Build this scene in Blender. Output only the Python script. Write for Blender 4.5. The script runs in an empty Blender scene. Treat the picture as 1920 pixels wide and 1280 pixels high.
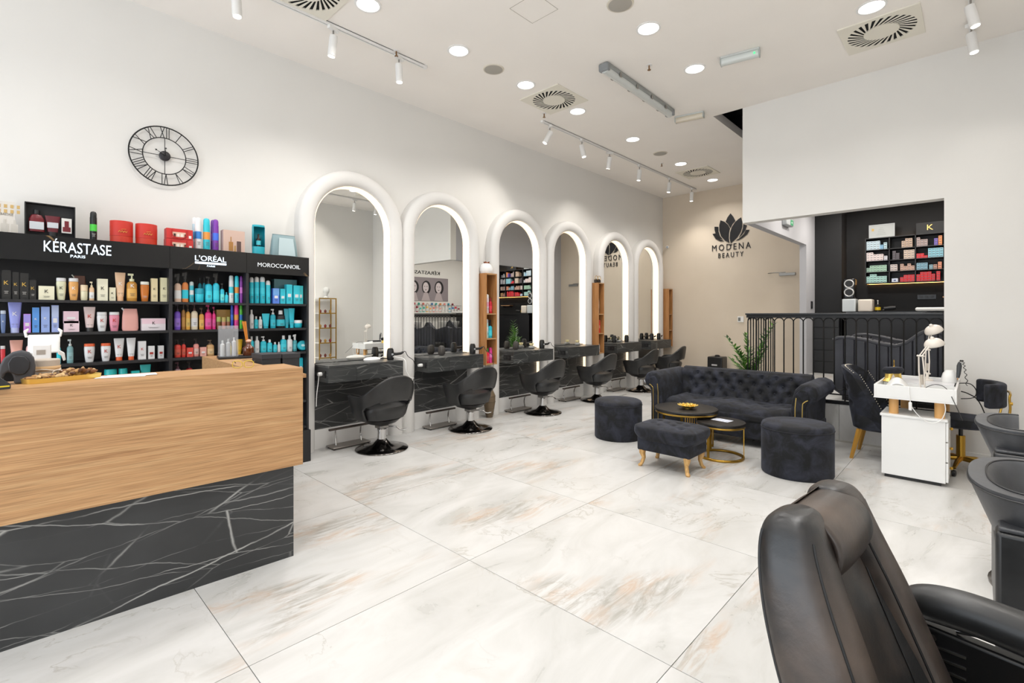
import bpy, bmesh, math, random
from mathutils import Vector, Matrix
PI = math.pi
C = bpy.context.scene.collection
random.seed(7)
# ------------------------------------------------ camera, light, exposure
F, HY, YAW, EYE = 914.0, 591.0, math.radians(43.75), 1.44
cam_d = bpy.data.cameras.new('camera')
cam = bpy.data.objects.new('camera', cam_d); C.objects.link(cam)
cam.location = (0, 0, EYE); cam.rotation_euler = (PI / 2, 0, YAW - PI / 2)
cam_d.sensor_width = 36; cam_d.lens = F / 1920 * 36
cam_d.shift_y = -(640 - HY) / 1920; cam_d.clip_start = 0.05
bpy.context.scene.camera = cam
world = bpy.data.worlds.new('daylight'); bpy.context.scene.world = world
world.use_nodes = True
wn = world.node_tree.nodes['Background']
wn.inputs[0].default_value = (0.80, 0.90, 1.0, 1); wn.inputs[1].default_value = 3.0
def area(name, loc, rot, sx, sy, power, col=(1, 1, 1)):
    l = bpy.data.lights.new(name, 'AREA'); l.shape = 'RECTANGLE'; l.size = sx; l.size_y = sy
    l.energy = power; l.color = col
    o = bpy.data.objects.new(name, l); C.objects.link(o); o.location = loc; o.rotation_euler = rot
    return o
# daylight entering through the shop front behind the camera
area('shop_front_daylight', (-3.3, 2.1, 2.0), (0, -PI / 2, 0), 3.4, 5.6, 200, (0.86, 0.93, 1.0))
area('ceiling_fill', (-3.3, 2.1, .8), (0, -PI / 2 - math.radians(38), 0), 1.2, 5.6, 150, (0.95, 0.96, 1.0))  # unseen fill light added low, tilted up to brighten the ceiling
DOWN_W, TRACK_W, LED_E, WASH_W = 21, 17, 3.6, 38
vs = bpy.context.scene.view_settings
vs.view_transform = 'Standard'; vs.look = 'None'; vs.gamma = 1; vs.use_curve_mapping = False
vs.exposure = -1.22
# ------------------------------------------------ picture -> room coordinates (the room is built in metres)
DV = Vector((math.cos(YAW), math.sin(YAW), 0)); RV = Vector((math.sin(YAW), -math.cos(YAW), 0))
def ray(x, y):
    w = DV + RV * ((x - 960) / F); return Vector((w.x, w.y, (HY - y) / F))
E0 = Vector((0, 0, EYE))
def at_y(x, y, Y): r = ray(x, y); return E0 + r * (Y / r.y)
def at_x(x, y, X): r = ray(x, y); return E0 + r * (X / r.x)
def at_z(x, y, z): r = ray(x, y); return E0 + r * ((z - EYE) / r.z)
# ------------------------------------------------ materials
def lin(h):
    h = h.lstrip('#'); v = [int(h[i:i + 2], 16) / 255 for i in (0, 2, 4)]
    return tuple((c / 12.92 if c <= .04045 else ((c + .055) / 1.055) ** 2.4) for c in v) + (1,)
_m = {}
def mat(hexc, rough=.5, metal=0, coat=0, trans=0, sheen=0, alpha=1, spec=.5):
    k = (hexc, rough, metal, coat, trans, sheen, alpha, spec)
    if k in _m: return _m[k]
    m = bpy.data.materials.new('mat_' + hexc.strip('#')); m.use_nodes = True
    b = m.node_tree.nodes['Principled BSDF']
    b.inputs['Base Color'].default_value = lin(hexc); b.inputs['Roughness'].default_value = rough
    b.inputs['Metallic'].default_value = metal; b.inputs['Coat Weight'].default_value = coat
    b.inputs['Transmission Weight'].default_value = trans; b.inputs['Sheen Weight'].default_value = sheen
    b.inputs['Alpha'].default_value = alpha; b.inputs['Specular IOR Level'].default_value = spec
    _m[k] = m; return m
def bright(h, k=1.45):
    v = [min(.78, c * k) for c in lin(h)[:3]]
    return '#' + ''.join('%02x' % round(255 * (12.92 * c if c <= .0031308 else 1.055 * c ** (1 / 2.4) - .055)) for c in v)
def emis(hexc, s):
    k = ('e', hexc, s)
    if k in _m: return _m[k]
    m = bpy.data.materials.new('glow'); m.use_nodes = True
    b = m.node_tree.nodes['Principled BSDF']; b.inputs['Base Color'].default_value = lin(hexc)
    b.inputs['Emission Color'].default_value = lin(hexc); b.inputs['Emission Strength'].default_value = s
    _m[k] = m; return m
class NT:
    def __init__(s, name):
        s.m = bpy.data.materials.new(name); s.m.use_nodes = True; s.t = s.m.node_tree
        s.b = s.t.nodes['Principled BSDF']
    def n(s, kind, **kw):
        nd = s.t.nodes.new('ShaderNode' + kind)
        for k, v in kw.items():
            if k in nd.inputs: nd.inputs[k].default_value = v
            else: setattr(nd, k, v)
        return nd
    def l(s, a, ao, b, bi): s.t.links.new(a.outputs[ao], b.inputs[bi])
    def ramp(s, src, so, stops):
        r = s.t.nodes.new('ShaderNodeValToRGB'); e = r.color_ramp.elements
        while len(e) < len(stops): e.new(.5)
        for i, (p, c) in enumerate(stops):
            e[i].position = p; e[i].color = lin(c) if isinstance(c, str) else (c, c, c, 1)
        s.l(src, so, r, 'Fac'); return r
    def mix(s, fac, a, b, bt='MIX'):
        m = s.t.nodes.new('ShaderNodeMix'); m.data_type = 'RGBA'; m.blend_type = bt
        if isinstance(fac, (int, float)): m.inputs[0].default_value = fac
        else: s.t.links.new(fac, m.inputs[0])
        for i, v in ((6, a), (7, b)):
            if isinstance(v, str): m.inputs[i].default_value = lin(v)
            else: s.t.links.new(v, m.inputs[i])
        return m.outputs[2]
    def coords(s, per_object=0., scale=(1, 1, 1), rot=(0, 0, 0), src='Object'):
        tc = s.n('TexCoord'); mp = s.n('Mapping')
        mp.inputs['Scale'].default_value = scale; mp.inputs['Rotation'].default_value = rot
        s.l(tc, src, mp, 'Vector')
        if per_object:
            oi = s.n('ObjectInfo'); ml = s.n('Math', operation='MULTIPLY'); ml.inputs[1].default_value = per_object
            s.l(oi, 'Random', ml, 0); s.l(ml, 0, mp, 'Location')
        return mp
def marble_floor():
    t = NT('pale_marble_tile'); base = t.coords(60)
    mp = t.coords(60, (1.0, 2.6, 1), (0, 0, .5))
    nz = t.n('TexNoise', Scale=1.1, Detail=7, Roughness=.6, Distortion=1.1); t.l(mp, 0, nz, 'Vector')
    cl = t.ramp(nz, 0, [(.22, '#a9a8a2'), (.40, '#bfbebb'), (.6, '#cbcac8'), (.8, '#bfbdb8')])
    # stained brown streaky zones
    z = t.n('TexNoise', Scale=.75, Detail=2, Distortion=.6); t.l(mp, 0, z, 'Vector')
    zone = t.ramp(z, 0, [(.55, 0.), (.66, 1.)])
    mp2 = t.coords(60, (1.2, 6.5, 1), (0, 0, .5))
    st = t.n('TexNoise', Scale=2.0, Detail=9, Roughness=.72, Distortion=1.6); t.l(mp2, 0, st, 'Vector')
    sr = t.ramp(st, 0, [(.42, 0.), (.60, 1.)])
    mm = t.n('Math', operation='MULTIPLY'); t.l(zone, 0, mm, 0); t.l(sr, 0, mm, 1)
    mm2 = t.n('Math', operation='MULTIPLY'); t.l(mm, 0, mm2, 0); mm2.inputs[1].default_value = .62
    tint = t.n('TexNoise', Scale=3.0, Detail=3); t.l(mp, 0, tint, 'Vector')
    tr = t.ramp(tint, 0, [(.40, '#b9987a'), (.58, '#857f72')])
    c1 = t.mix(mm2.outputs[0], cl.outputs[0], tr.outputs[0])
    # thin veins
    vn = t.n('TexNoise', Scale=1.3, Detail=6, Roughness=.6, Distortion=2.0); t.l(base, 0, vn, 'Vector')
    vr = t.ramp(vn, 0, [(.485, 0.), (.5, 1.), (.515, 0.)])
    vz = t.n('TexNoise', Scale=1.6, Detail=1); t.l(base, 0, vz, 'Vector')
    vzr = t.ramp(vz, 0, [(.5, 0.), (.65, 1.)])
    vm = t.n('Math', operation='MULTIPLY'); t.l(vr, 0, vm, 0); t.l(vzr, 0, vm, 1)
    vm2 = t.n('Math', operation='MULTIPLY'); t.l(vm, 0, vm2, 0); vm2.inputs[1].default_value = .45
    c2 = t.mix(vm2.outputs[0], c1, '#8d8677')
    t.t.links.new(c2, t.b.inputs['Base Color'])
    rr = t.ramp(nz, 0, [(.3, .26), (.7, .36)]); t.l(rr, 0, t.b, 'Roughness')
    t.b.inputs['Specular IOR Level'].default_value = .45
    return t.m
def marble_black(name='black_marble', base='#2e2f30', vein='#b9b9b5', sc=1.0):
    t = NT(name); mp = t.coords(20, (sc, sc, sc))
    d = t.n('TexNoise', Scale=2.2, Detail=5); t.l(mp, 0, d, 'Vector')
    va = t.n('VectorMath', operation='MULTIPLY_ADD'); t.l(d, 'Color', va, 0); va.inputs[1].default_value = (.10, .10, .10); t.l(mp, 0, va, 2)
    tot = None
    for scale, rot, lo, s in ((1.25, (0, .45, 0), .0040, 1.), (1.9, (0, -1.05, 0), .0036, .8), (3.0, (0, .25, .2), .0045, .5), (2.6, (0, 1.3, 0), .004, .45)):
        m2 = t.n('Mapping'); m2.inputs['Rotation'].default_value = rot; m2.inputs['Scale'].default_value = (.42, 0, 2.0); t.l(va, 0, m2, 'Vector')
        v = t.n('TexVoronoi', feature='DISTANCE_TO_EDGE', Scale=scale); t.l(m2, 0, v, 'Vector')
        r = t.ramp(v, 0, [(0, s), (lo, s * .5), (lo * 2.2, 0.)])
        z = t.n('TexNoise', Scale=scale * 1.7, Detail=2); t.l(mp, 0, z, 'Vector')
        zr = t.ramp(z, 0, [(.38, .04), (.56, 1.)])
        mm = t.n('Math', operation='MULTIPLY'); t.l(r, 0, mm, 0); t.l(zr, 0, mm, 1)
        if tot is None: tot = mm
        else:
            a = t.n('Math', operation='MAXIMUM'); t.l(tot, 0, a, 0); t.l(mm, 0, a, 1); tot = a
    cn = t.n('TexNoise', Scale=2.5, Detail=4); t.l(mp, 0, cn, 'Vector')
    cr = t.ramp(cn, 0, [(.35, base), (.7, '#3a3b3c')])
    t.t.links.new(t.mix(tot.outputs[0], cr.outputs[0], vein), t.b.inputs['Base Color'])
    t.b.inputs['Roughness'].default_value = .38
    return t.m
def wood(name, a, b, c, axis=0, rough=.45, sc=1.0, per=15):
    t = NT(name); s = [30 * sc, 30 * sc, 30 * sc]; s[axis] = 1.1 * sc; mp = t.coords(per, tuple(s))
    nz = t.n('TexNoise', Scale=1.6, Detail=8, Roughness=.62, Distortion=.55); t.l(mp, 0, nz, 'Vector')
    r = t.ramp(nz, 0, [(.30, a), (.5, b), (.72, c)])
    s2 = [150 * sc] * 3; s2[axis] = 3. * sc; mp2 = t.coords(per, tuple(s2))
    n2 = t.n('TexNoise', Scale=1.5, Detail=3); t.l(mp2, 0, n2, 'Vector')
    r2 = t.ramp(n2, 0, [(.3, '#c4c0bc'), (.6, '#ffffff')])
    t.t.links.new(t.mix(.8, r.outputs[0], r2.outputs[0], 'MULTIPLY'), t.b.inputs['Base Color'])
    t.b.inputs['Roughness'].default_value = rough; return t.m
def leather(name, base, worn, rough=.36, bump=.12, scale=1.):
    t = NT(name); mp = t.coords(9, (scale,) * 3)
    n = t.n('TexNoise', Scale=5, Detail=4, Roughness=.6); t.l(mp, 0, n, 'Vector')
    r = t.ramp(n, 0, [(.38, base), (.72, worn)]); t.l(r, 0, t.b, 'Base Color')
    w = t.n('TexNoise', Scale=16, Detail=8, Roughness=.6, Distortion=.2); t.l(mp, 0, w, 'Vector')
    bp = t.n('Bump', Strength=bump, Distance=.02); t.l(w, 0, bp, 'Height'); t.l(bp, 0, t.b, 'Normal')
    rr = t.ramp(n, 0, [(.3, rough), (.75, rough + .14)]); t.l(rr, 0, t.b, 'Roughness')
    t.b.inputs['Coat Weight'].default_value = .12; t.b.inputs['Coat Roughness'].default_value = .25; return t.m
def velvet(name, base, highlight):
    t = NT(name); mp = t.coords(7)
    n = t.n('TexNoise', Scale=7, Detail=7, Roughness=.62, Distortion=.8); t.l(mp, 0, n, 'Vector')
    r = t.ramp(n, 0, [(.42, base), (.66, highlight)]); t.l(r, 0, t.b, 'Base Color')  # lighter noise patches put the velvet's highlights into its colour
    t.b.inputs['Roughness'].default_value = .85; t.b.inputs['Sheen Weight'].default_value = .2
    t.b.inputs['Sheen Roughness'].default_value = .35; t.b.inputs['Sheen Tint'].default_value = lin('#8a90a6')
    return t.m
def plaster(name, c1, c2, rough=.9):
    t = NT(name); mp = t.coords(0, (1, 1, 1))
    n = t.n('TexNoise', Scale=1.2, Detail=4); t.l(mp, 0, n, 'Vector')
    r = t.ramp(n, 0, [(.3, c1), (.7, c2)]); t.l(r, 0, t.b, 'Base Color')
    f = t.n('TexNoise', Scale=220, Detail=2); t.l(mp, 0, f, 'Vector')
    bp = t.n('Bump', Strength=.05, Distance=.01); t.l(f, 0, bp, 'Height'); t.l(bp, 0, t.b, 'Normal')
    t.b.inputs['Roughness'].default_value = rough; return t.m
M_FLOOR = marble_floor(); M_BM = marble_black()
M_BMD = marble_black('desk_marble', '#343636', '#8f908d', 1.3)
M_OAK = wood('oak_panel', '#a97d53', '#bd9265', '#cba577', 0)
M_OAKZ = wood('oak_upright', '#a9713f', '#bf8852', '#cf9c68', 2)
M_OAKL = wood('light_wood', '#cfa468', '#dcb57c', '#e6c594', 2, .4)
M_PINE = wood('turned_leg_wood', '#b98a4a', '#cfa262', '#dab77c', 2, .4)
M_WALL = plaster('warm_white_wall', '#e2e0dc', '#e6e4e0')
M_WALLB = plaster('beige_end_wall', '#d6c8b5', '#dccfbd')
M_CEIL = plaster('white_ceiling', '#f1ece6', '#f5f0ea')
M_FRAME = plaster('white_plaster_frame', '#dad8d5', '#dedcd9', .7)
M_BLKW = plaster('black_textured_wall', '#131315', '#1a1a1c', .7)
M_GREYW = plaster('grey_reveal_wall', '#c3c4c8', '#cacbce')
M_BLK = mat('#17171a', .45); M_SHELF = mat('#1d1d20', .5); M_GLOSSB = mat('#1a1a1c', .16, coat=.5)
M_IRON = mat('#0d0d0e', .45, .3); M_CHROME = mat('#c9c9c9', .12, 1); M_STEEL = mat('#9a9894', .3, 1)
M_GOLD = mat('#b08a3a', .28, 1); M_BRASS = mat('#c9a24c', .35, 1); M_GILT = mat('#e6c66a', .35, .8)
M_WHITE = mat('#e9e8e6', .4); M_WPLAS = mat('#eeeeec', .3); M_MIRROR = mat('#f0f1ef', .0, 1)
M_LEA = leather('black_leather', '#1a1b1c', '#2b2b2c', .36, .05)
M_LEAW = leather('worn_leather', '#1c1c1d', '#54473e', .33, .14, .8)
M_LEAG = leather('grey_leather', '#303134', '#44464a', .42, .06)
M_VEL = velvet('black_velvet', '#08090d', '#292c38')
M_GLASS = mat('#ffffff', .02, trans=1); M_DGREY = mat('#3a3b3e', .5); M_CABLE = mat('#161616', .5)
# ------------------------------------------------ mesh builder
class MB:
    def __init__(s): s.v = []; s.f = []; s.mx = None
    def add(s, vs, fs):
        o = len(s.v)
        for p in vs:
            p = Vector(p); s.v.append(s.mx @ p if s.mx else p)
        s.f += [tuple(i + o for i in f) for f in fs]; return s
    def box(s, x0, y0, z0, x1, y1, z1):
        if x0 > x1: x0, x1 = x1, x0
        if y0 > y1: y0, y1 = y1, y0
        if z0 > z1: z0, z1 = z1, z0
        return s.add([(x0, y0, z0), (x1, y0, z0), (x1, y1, z0), (x0, y1, z0), (x0, y0, z1), (x1, y0, z1), (x1, y1, z1), (x0, y1, z1)],
                     [(3, 2, 1, 0), (4, 5, 6, 7), (0, 1, 5, 4), (1, 2, 6, 5), (2, 3, 7, 6), (3, 0, 4, 7)])
    def loft(s, rings, n=16, cap=True, p=2.0, c=(0, 0)):
        # rings: (z, rx, ry[, cx, cy]); p = superellipse power
        vs = []
        for r in rings:
            z, rx, ry = r[:3]; cx, cy = (r[3], r[4]) if len(r) > 3 else (0, 0)
            for i in range(n):
                a = 2 * PI * i / n; ca, sa = math.cos(a), math.sin(a)
                vs.append((c[0] + cx + rx * math.copysign(abs(ca) ** (2 / p), ca), c[1] + cy + ry * math.copysign(abs(sa) ** (2 / p), sa), z))
        fs = []
        for k in range(len(rings) - 1):
            for i in range(n):
                j = (i + 1) % n; fs.append((k * n + i, k * n + j, (k + 1) * n + j, (k + 1) * n + i))
        if cap:
            fs.append(tuple(reversed(range(n)))); fs.append(tuple(range((len(rings) - 1) * n, len(rings) * n)))
        return s.add(vs, fs)
    def cyl(s, x, y, z0, z1, r, r1=None, n=16): return s.loft([(z0, r, r), (z1, r if r1 is None else r1, r if r1 is None else r1)], n, c=(x, y))
    def tube(s, pts, r, n=8, closed=False, caps=True):
        pts = [Vector(p) for p in pts]
        if not closed and not isinstance(r, (list, tuple)) and r <= .0101 and 4 <= len(pts) <= 12:
            q = [pts[0]] + pts + [pts[-1]]; pts = [.5 * (2 * q[i] + (q[i + 1] - q[i - 1]) * t + (2 * q[i - 1] - 5 * q[i] + 4 * q[i + 1] - q[i + 2]) * t * t + (3 * q[i] - q[i - 1] - 3 * q[i + 1] + q[i + 2]) * t ** 3) for i in range(1, len(q) - 2) for t in (0, .25, .5, .75)] + [pts[-1]]
        if not closed and isinstance(r, (list, tuple)) and n >= 16 and len(pts) >= 6:
            c4 = lambda a, b, c, d, t: .5 * (2 * b + (c - a) * t + (2 * a - 5 * b + 4 * c - d) * t * t + (3 * b - a - 3 * c + d) * t ** 3)
            q = [pts[0]] + pts + [pts[-1]]; e = [r[0]] + list(r) + [r[-1]]; T = [(i, t) for i in range(1, len(q) - 2) for t in (0, .2, .4, .6, .8)]
            r = [c4(*e[i - 1:i + 3], t) for i, t in T] + [r[-1]]; pts = [c4(*q[i - 1:i + 3], t) for i, t in T] + [pts[-1]]
        m = len(pts); rs = r if isinstance(r, (list, tuple)) else [r] * m
        vs = []; up = None
        for i, p in enumerate(pts):
            a = pts[(i - 1) % m] if (closed or i > 0) else p
            b = pts[(i + 1) % m] if (closed or i < m - 1) else p
            t = (b - a).normalized()
            if up is None:
                up = Vector((0, 0, 1)) if abs(t.z) < .9 else Vector((1, 0, 0))
            u = (up - t * up.dot(t)); u = u.normalized() if u.length > 1e-6 else t.orthogonal().normalized()
            up = u; w = t.cross(u)
            for k in range(n):
                an = 2 * PI * k / n; vs.append(p + (u * math.cos(an) + w * math.sin(an)) * rs[i])
        fs = []
        for i in range(m if closed else m - 1):
            i2 = (i + 1) % m
            for k in range(n):
                k2 = (k + 1) % n; fs.append((i * n + k, i * n + k2, i2 * n + k2, i2 * n + k))
        if not closed and caps: fs.append(tuple(reversed(range(n)))); fs.append(tuple(range((m - 1) * n, m * n)))
        return s.add(vs, fs)
    def prism(s, poly, vec):
        # poly: 3-D points of one planar face; vec: thickness
        n = len(poly); vec = Vector(vec); a = [Vector(p) for p in poly]; b = [p + vec for p in a]
        return s.add(a + b, [tuple(reversed(range(n))), tuple(range(n, 2 * n))] + [(i, (i + 1) % n, n + (i + 1) % n, n + i) for i in range(n)])
    def grid(s, fn, nu, nv, closed_u=False):
        vs = [fn(i / (nu if closed_u else nu - 1), j / (nv - 1)) for j in range(nv) for i in range(nu)]
        fs = []
        for j in range(nv - 1):
            for i in range(nu if closed_u else nu - 1):
                k = (i + 1) % nu; fs.append((j * nu + i, j * nu + k, (j + 1) * nu + k, (j + 1) * nu + i))
        return s.add(vs, fs)
    def mesh(s, name, m, smooth=None, fix=True):
        me = bpy.data.meshes.new(name); me.from_pydata([tuple(v) for v in s.v], [], s.f)
        if fix:
            bm = bmesh.new(); bm.from_mesh(me); bmesh.ops.recalc_face_normals(bm, faces=bm.faces); bm.to_mesh(me); bm.free()
        me.materials.append(m)
        if smooth is not None:
            for p in me.polygons: p.use_smooth = True
            try: me.set_sharp_from_angle(angle=math.radians(smooth))
            except Exception: pass
        return me
def link(name, me, parent=None, loc=None, rot=None):
    o = bpy.data.objects.new(name, me); C.objects.link(o)
    if parent: o.parent = parent
    if loc is not None: o.location = loc
    if rot is not None: o.rotation_euler = rot
    return o
def part(mb, name, m, parent, smooth=40, bev=0, seg=2, label=None, loc=None, rot=None, sub=0, solid=0):
    me = mb if isinstance(mb, bpy.types.Mesh) else mb.mesh(name, m, smooth)
    o = link(name, me, parent, loc, rot)
    if solid:
        d = o.modifiers.new('solid', 'SOLIDIFY'); d.thickness = solid; d.offset = 0
    if sub:
        d = o.modifiers.new('sub', 'SUBSURF'); d.levels = sub; d.render_levels = sub
    if bev:
        d = o.modifiers.new('bev', 'BEVEL'); d.width = bev; d.segments = seg; d.limit_method = 'ANGLE'; d.angle_limit = math.radians(40)
    if label: o['label'] = label
    return o
_lab = {}
def tag(o, label, cat, group=None):
    o['label'] = label; o['category'] = cat
    if group: o['group'] = group
    return o
def thing(name, label, cat, loc=(0, 0, 0), rz=0, group=None):
    o = bpy.data.objects.new(name, None); C.objects.link(o); o.location = loc; o.rotation_euler = (0, 0, rz)
    o.empty_display_size = .1; return tag(o, label, cat, group)
def solo(mb, name, m, label, cat, loc=(0, 0, 0), rz=0, group=None, **kw):
    o = part(mb, name, m, None, loc=loc, rot=(0, 0, rz), **kw); return tag(o, label, cat, group)
def struct(name, mb, m, parent=None, **kw):
    o = part(mb, name, m, parent, smooth=kw.pop('smooth', None), **kw)
    if not parent: o['kind'] = 'structure'
    return o
_kids = None
def dup(root, loc=None, rz=None, label=None, group=None, parent=None):
    r = root.copy(); C.objects.link(r)
    if parent: r.parent = parent
    if loc is not None: r.location = loc
    if rz is not None: r.rotation_euler = (r.rotation_euler.x, r.rotation_euler.y, rz)
    if label: r['label'] = label
    if group: r['group'] = group
    for ch in list(root.children): dup(ch, parent=r)
    return r
_txt = {}
def text_mesh(s, o, r, u, depth, m, name, parent=None, n=None, track=1.0):
    # lettering filling the parallelogram o, o+r, o+u, raised by depth along n
    if s not in _txt:
        cu = bpy.data.curves.new('t', 'FONT'); cu.body = s; cu.resolution_u = 3; cu.space_character = track
        t = bpy.data.objects.new('t', cu); C.objects.link(t); bpy.context.view_layer.update()
        me = bpy.data.meshes.new_from_object(t.evaluated_get(bpy.context.evaluated_depsgraph_get()))
        vs = [v.co.copy() for v in me.vertices]; fs = [tuple(p.vertices) for p in me.polygons]
        bpy.data.objects.remove(t); bpy.data.curves.remove(cu); bpy.data.meshes.remove(me)
        x0 = min(v.x for v in vs); x1 = max(v.x for v in vs); y0 = min(v.y for v in vs); y1 = max(v.y for v in vs)
        _txt[s] = ([((v.x - x0) / (x1 - x0), (v.y - y0) / (y1 - y0)) for v in vs], fs)
    uv, fs = _txt[s]; o, r, u = Vector(o), Vector(r), Vector(u)
    if n is None: n = r.cross(u).normalized()
    d = Vector(n) * depth; mb = MB(); N = len(uv)
    front = [o + r * a + u * b + d for a, b in uv]; back = [o + r * a + u * b for a, b in uv]
    cnt = {}
    for f in fs:
        for i in range(len(f)):
            e = (f[i], f[(i + 1) % len(f)]); k = tuple(sorted(e)); cnt.setdefault(k, []).append(e)
    side = [(e[0][1], e[0][0], e[0][0] + N, e[0][1] + N) for e in cnt.values() if len(e) == 1]
    mb.add(front + back, list(fs) + side)
    me = mb.mesh(name, m, None, fix=False)
    return link(name, me, parent)
ORD = ['first', 'second', 'third', 'fourth', 'fifth', 'sixth', 'seventh', 'eighth', 'ninth', 'tenth', 'eleventh', 'twelfth', 'thirteenth',
       'fourteenth', 'fifteenth', 'sixteenth', 'seventeenth', 'eighteenth', 'nineteenth', 'twentieth']
def arc(cx, cz, r, a0, a1, n): return [(cx + r * math.cos(a0 + (a1 - a0) * i / n), cz + r * math.sin(a0 + (a1 - a0) * i / n)) for i in range(n + 1)]
# ================================================ the room
CZ = 4.11; WY = 5.2; BX = 10.4; SX = 6.6; PZ = .44; RY = -.95; FX = -3.6; HZ = 2.63
# floor: slab and individual tiles 1.2 x 1.25 m
fl = struct('floor', MB().box(FX, RY, -.12, BX + .1, WY + .1, -.012), mat('#6d6a63', .8))
TU, TV, OX, OY = 1.2, 1.252, 1.898, 2.164; g = .0016
tile_me = MB().box(-TU / 2 + g, -TV / 2 + g, -.012, TU / 2 - g, TV / 2 - g, 0).mesh('tile', M_FLOOR)
for i in range(-5, 8):
    for j in range(-3, 3):
        x0 = OX + i * TU; y0 = OY + j * TV
        a, b, c, d = max(x0, FX), min(x0 + TU, BX), max(y0, RY), min(y0 + TV, WY)
        if b - a < .03 or d - c < .03: continue
        if b - a < TU - .01 or d - c < TV - .01:
            hx, hy = (b - a) / 2 - g, (d - c) / 2 - g
            me = MB().box(-hx, -hy, -.012, hx, hy, 0).mesh('tile', M_FLOOR)
        else: me = tile_me
        if a > SX and d < 2.2: continue
        link('tile', me, fl, ((a + b) / 2, (c + d) / 2, 0))
# walls
struct('wall_left', MB().box(FX, WY, 0, BX + .2, WY + .15, CZ + .9), M_WALL)
wb = struct('wall_back', MB().box(BX, 2.2, 0, BX + .2, WY, CZ), M_WALLB)
struct('wall_right', MB().box(FX, RY - .15, 0, BX + .5, RY, CZ), M_WALL)
# shop front behind the camera: posts and head around glass
struct('wall_front', MB().box(FX - .15, RY, 0, FX, WY, .25).box(FX - .15, RY, 3.7, FX, WY, CZ).box(FX - .15, RY, .25, FX, RY + .3, 3.7)
       .box(FX - .15, WY - .5, .25, FX, WY, 3.7).box(FX - .15, 2.0, .25, FX, 2.2, 3.7), M_WALL)
# front of the upper room: bulkhead over the opening and the pier on its right
struct('wall_step_front', MB().box(SX, RY, 0, SX + .15, .253, CZ).box(SX, .253, HZ, SX + .15, 2.2, CZ), M_WALL)
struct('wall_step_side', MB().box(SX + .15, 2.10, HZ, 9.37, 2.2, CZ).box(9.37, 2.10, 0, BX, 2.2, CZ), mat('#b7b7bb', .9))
struct('wall_wash_back', MB().box(BX, RY, 0, BX + .2, 2.2, CZ).box(9.96, 1.70, PZ, BX, 2.10, 3.3), M_BLKW)
pl = struct('floor_platform', MB().box(SX + .02, .254, -.01, BX, 2.199, PZ - .012).box(SX + .16, RY, -.01, BX, .254, PZ - .012).box(SX, .254, 0, SX + .02, 2.2, .02), mat('#b5b2aa', .8))
for i in range(4):
    for j in range(3):
        a, b = SX + i * .95 + .0015, SX + (i + 1) * .95 - .0015; c, d = 2.2 - (j + 1) * 1.05 + .0015, 2.2 - j * 1.05 - .0015
        link('tile', MB().box(-(b - a) / 2, -(d - c) / 2, -.012, (b - a) / 2, (d - c) / 2, 0).mesh('tile', M_FLOOR), pl, ((a + b) / 2, (c + d) / 2, PZ))
M_STEP = M_FLOOR
for j in range(2):
    c, d = max(.255, 2.2 - (j + 1) * 1.05 + .0015), 2.2 - j * 1.05 - .0015
    link('tile', MB().box(0, -(d - c) / 2, 0, .018, (d - c) / 2, PZ - .035).mesh('tile', M_STEP), pl, (SX, (c + d) / 2, .02))
for k in range(4):
    a, b = SX + k * 1.0 + .0015, SX + (k + 1) * 1.0 - .0015
    link('tile', MB().box(-(b - a) / 2, 0, 0, (b - a) / 2, .012, PZ - .035).mesh('tile', M_STEP), pl, ((a + b) / 2, 2.2, .02))
# ceiling with the slot beside the bulkhead
ce = struct('ceiling', MB().box(FX, RY, CZ, SX, WY, CZ + .06).box(SX, 2.60, CZ, BX + .1, WY, CZ + .06).box(7.9, 2.2, CZ, BX + .1, 2.6, CZ + .06)
            .box(SX, 2.575, CZ - .0, 7.9, 2.60, CZ + .12), M_CEIL)
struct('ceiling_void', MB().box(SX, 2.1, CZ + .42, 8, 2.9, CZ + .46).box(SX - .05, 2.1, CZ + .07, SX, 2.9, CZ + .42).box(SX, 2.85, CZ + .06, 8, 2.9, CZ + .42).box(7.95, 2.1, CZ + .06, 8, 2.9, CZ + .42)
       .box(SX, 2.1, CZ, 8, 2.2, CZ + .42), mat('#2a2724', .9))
struct('ceiling_wash_room', MB().box(SX + .15, RY, 3.3, BX, 2.1, 3.36), M_CEIL)
struct('baseboard_left', MB().box(2.15, WY - .018, 0, BX, WY, .12), M_WHITE)
struct('baseboard_right', MB().box(FX, RY, 0, SX, RY + .015, .1), M_WHITE)
struct('baseboard_step', MB().box(SX - .015, RY + .015, 0, SX, .1, .09), M_WHITE)
struct('baseboard_back', MB().box(BX - .015, 2.36, 0, BX, WY - .02, .09), mat('#d8cbb9', .7))
# flush door in the end wall
dp = [at_x(1403, 515, BX), at_x(1497, 510, BX)]
d1 = struct('door_1', MB().box(BX - .012, 2.42, .0, BX - .001, 3.32, 2.26), M_WALLB)
part(MB().box(BX - .06, 2.50, 2.2, BX - .012, 2.78, 2.255), 'door_closer', mat('#9a9a98', .35, .7), d1, bev=.006)
part(MB().tube([(BX - .075, 2.66, 2.262), (BX - .085, 2.86, 2.262), (BX - .03, 2.98, 2.262)], .008), 'closer_arm', M_STEEL, d1)
d2 = thing('thermostat', 'small white wall thermostat beside the black railing', 'thermostat', (BX, 3.50, 1.36))
part(MB().box(-.02, -.06, -.06, 0, .06, .06), 'case', M_WPLAS, d2, bev=.005)
part(MB().box(-.023, -.0, -.035, -.02, .045, .035), 'display', mat('#6f7270', .3), d2)
s2 = thing('wall_switch', 'black rectangular switch on the grey pier', 'switch', (9.72, 2.10, 1.62))
part(MB().box(-.05, -.012, -.065, .05, 0, .065), 'switch_plate', M_BLK, s2, bev=.003)
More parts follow.
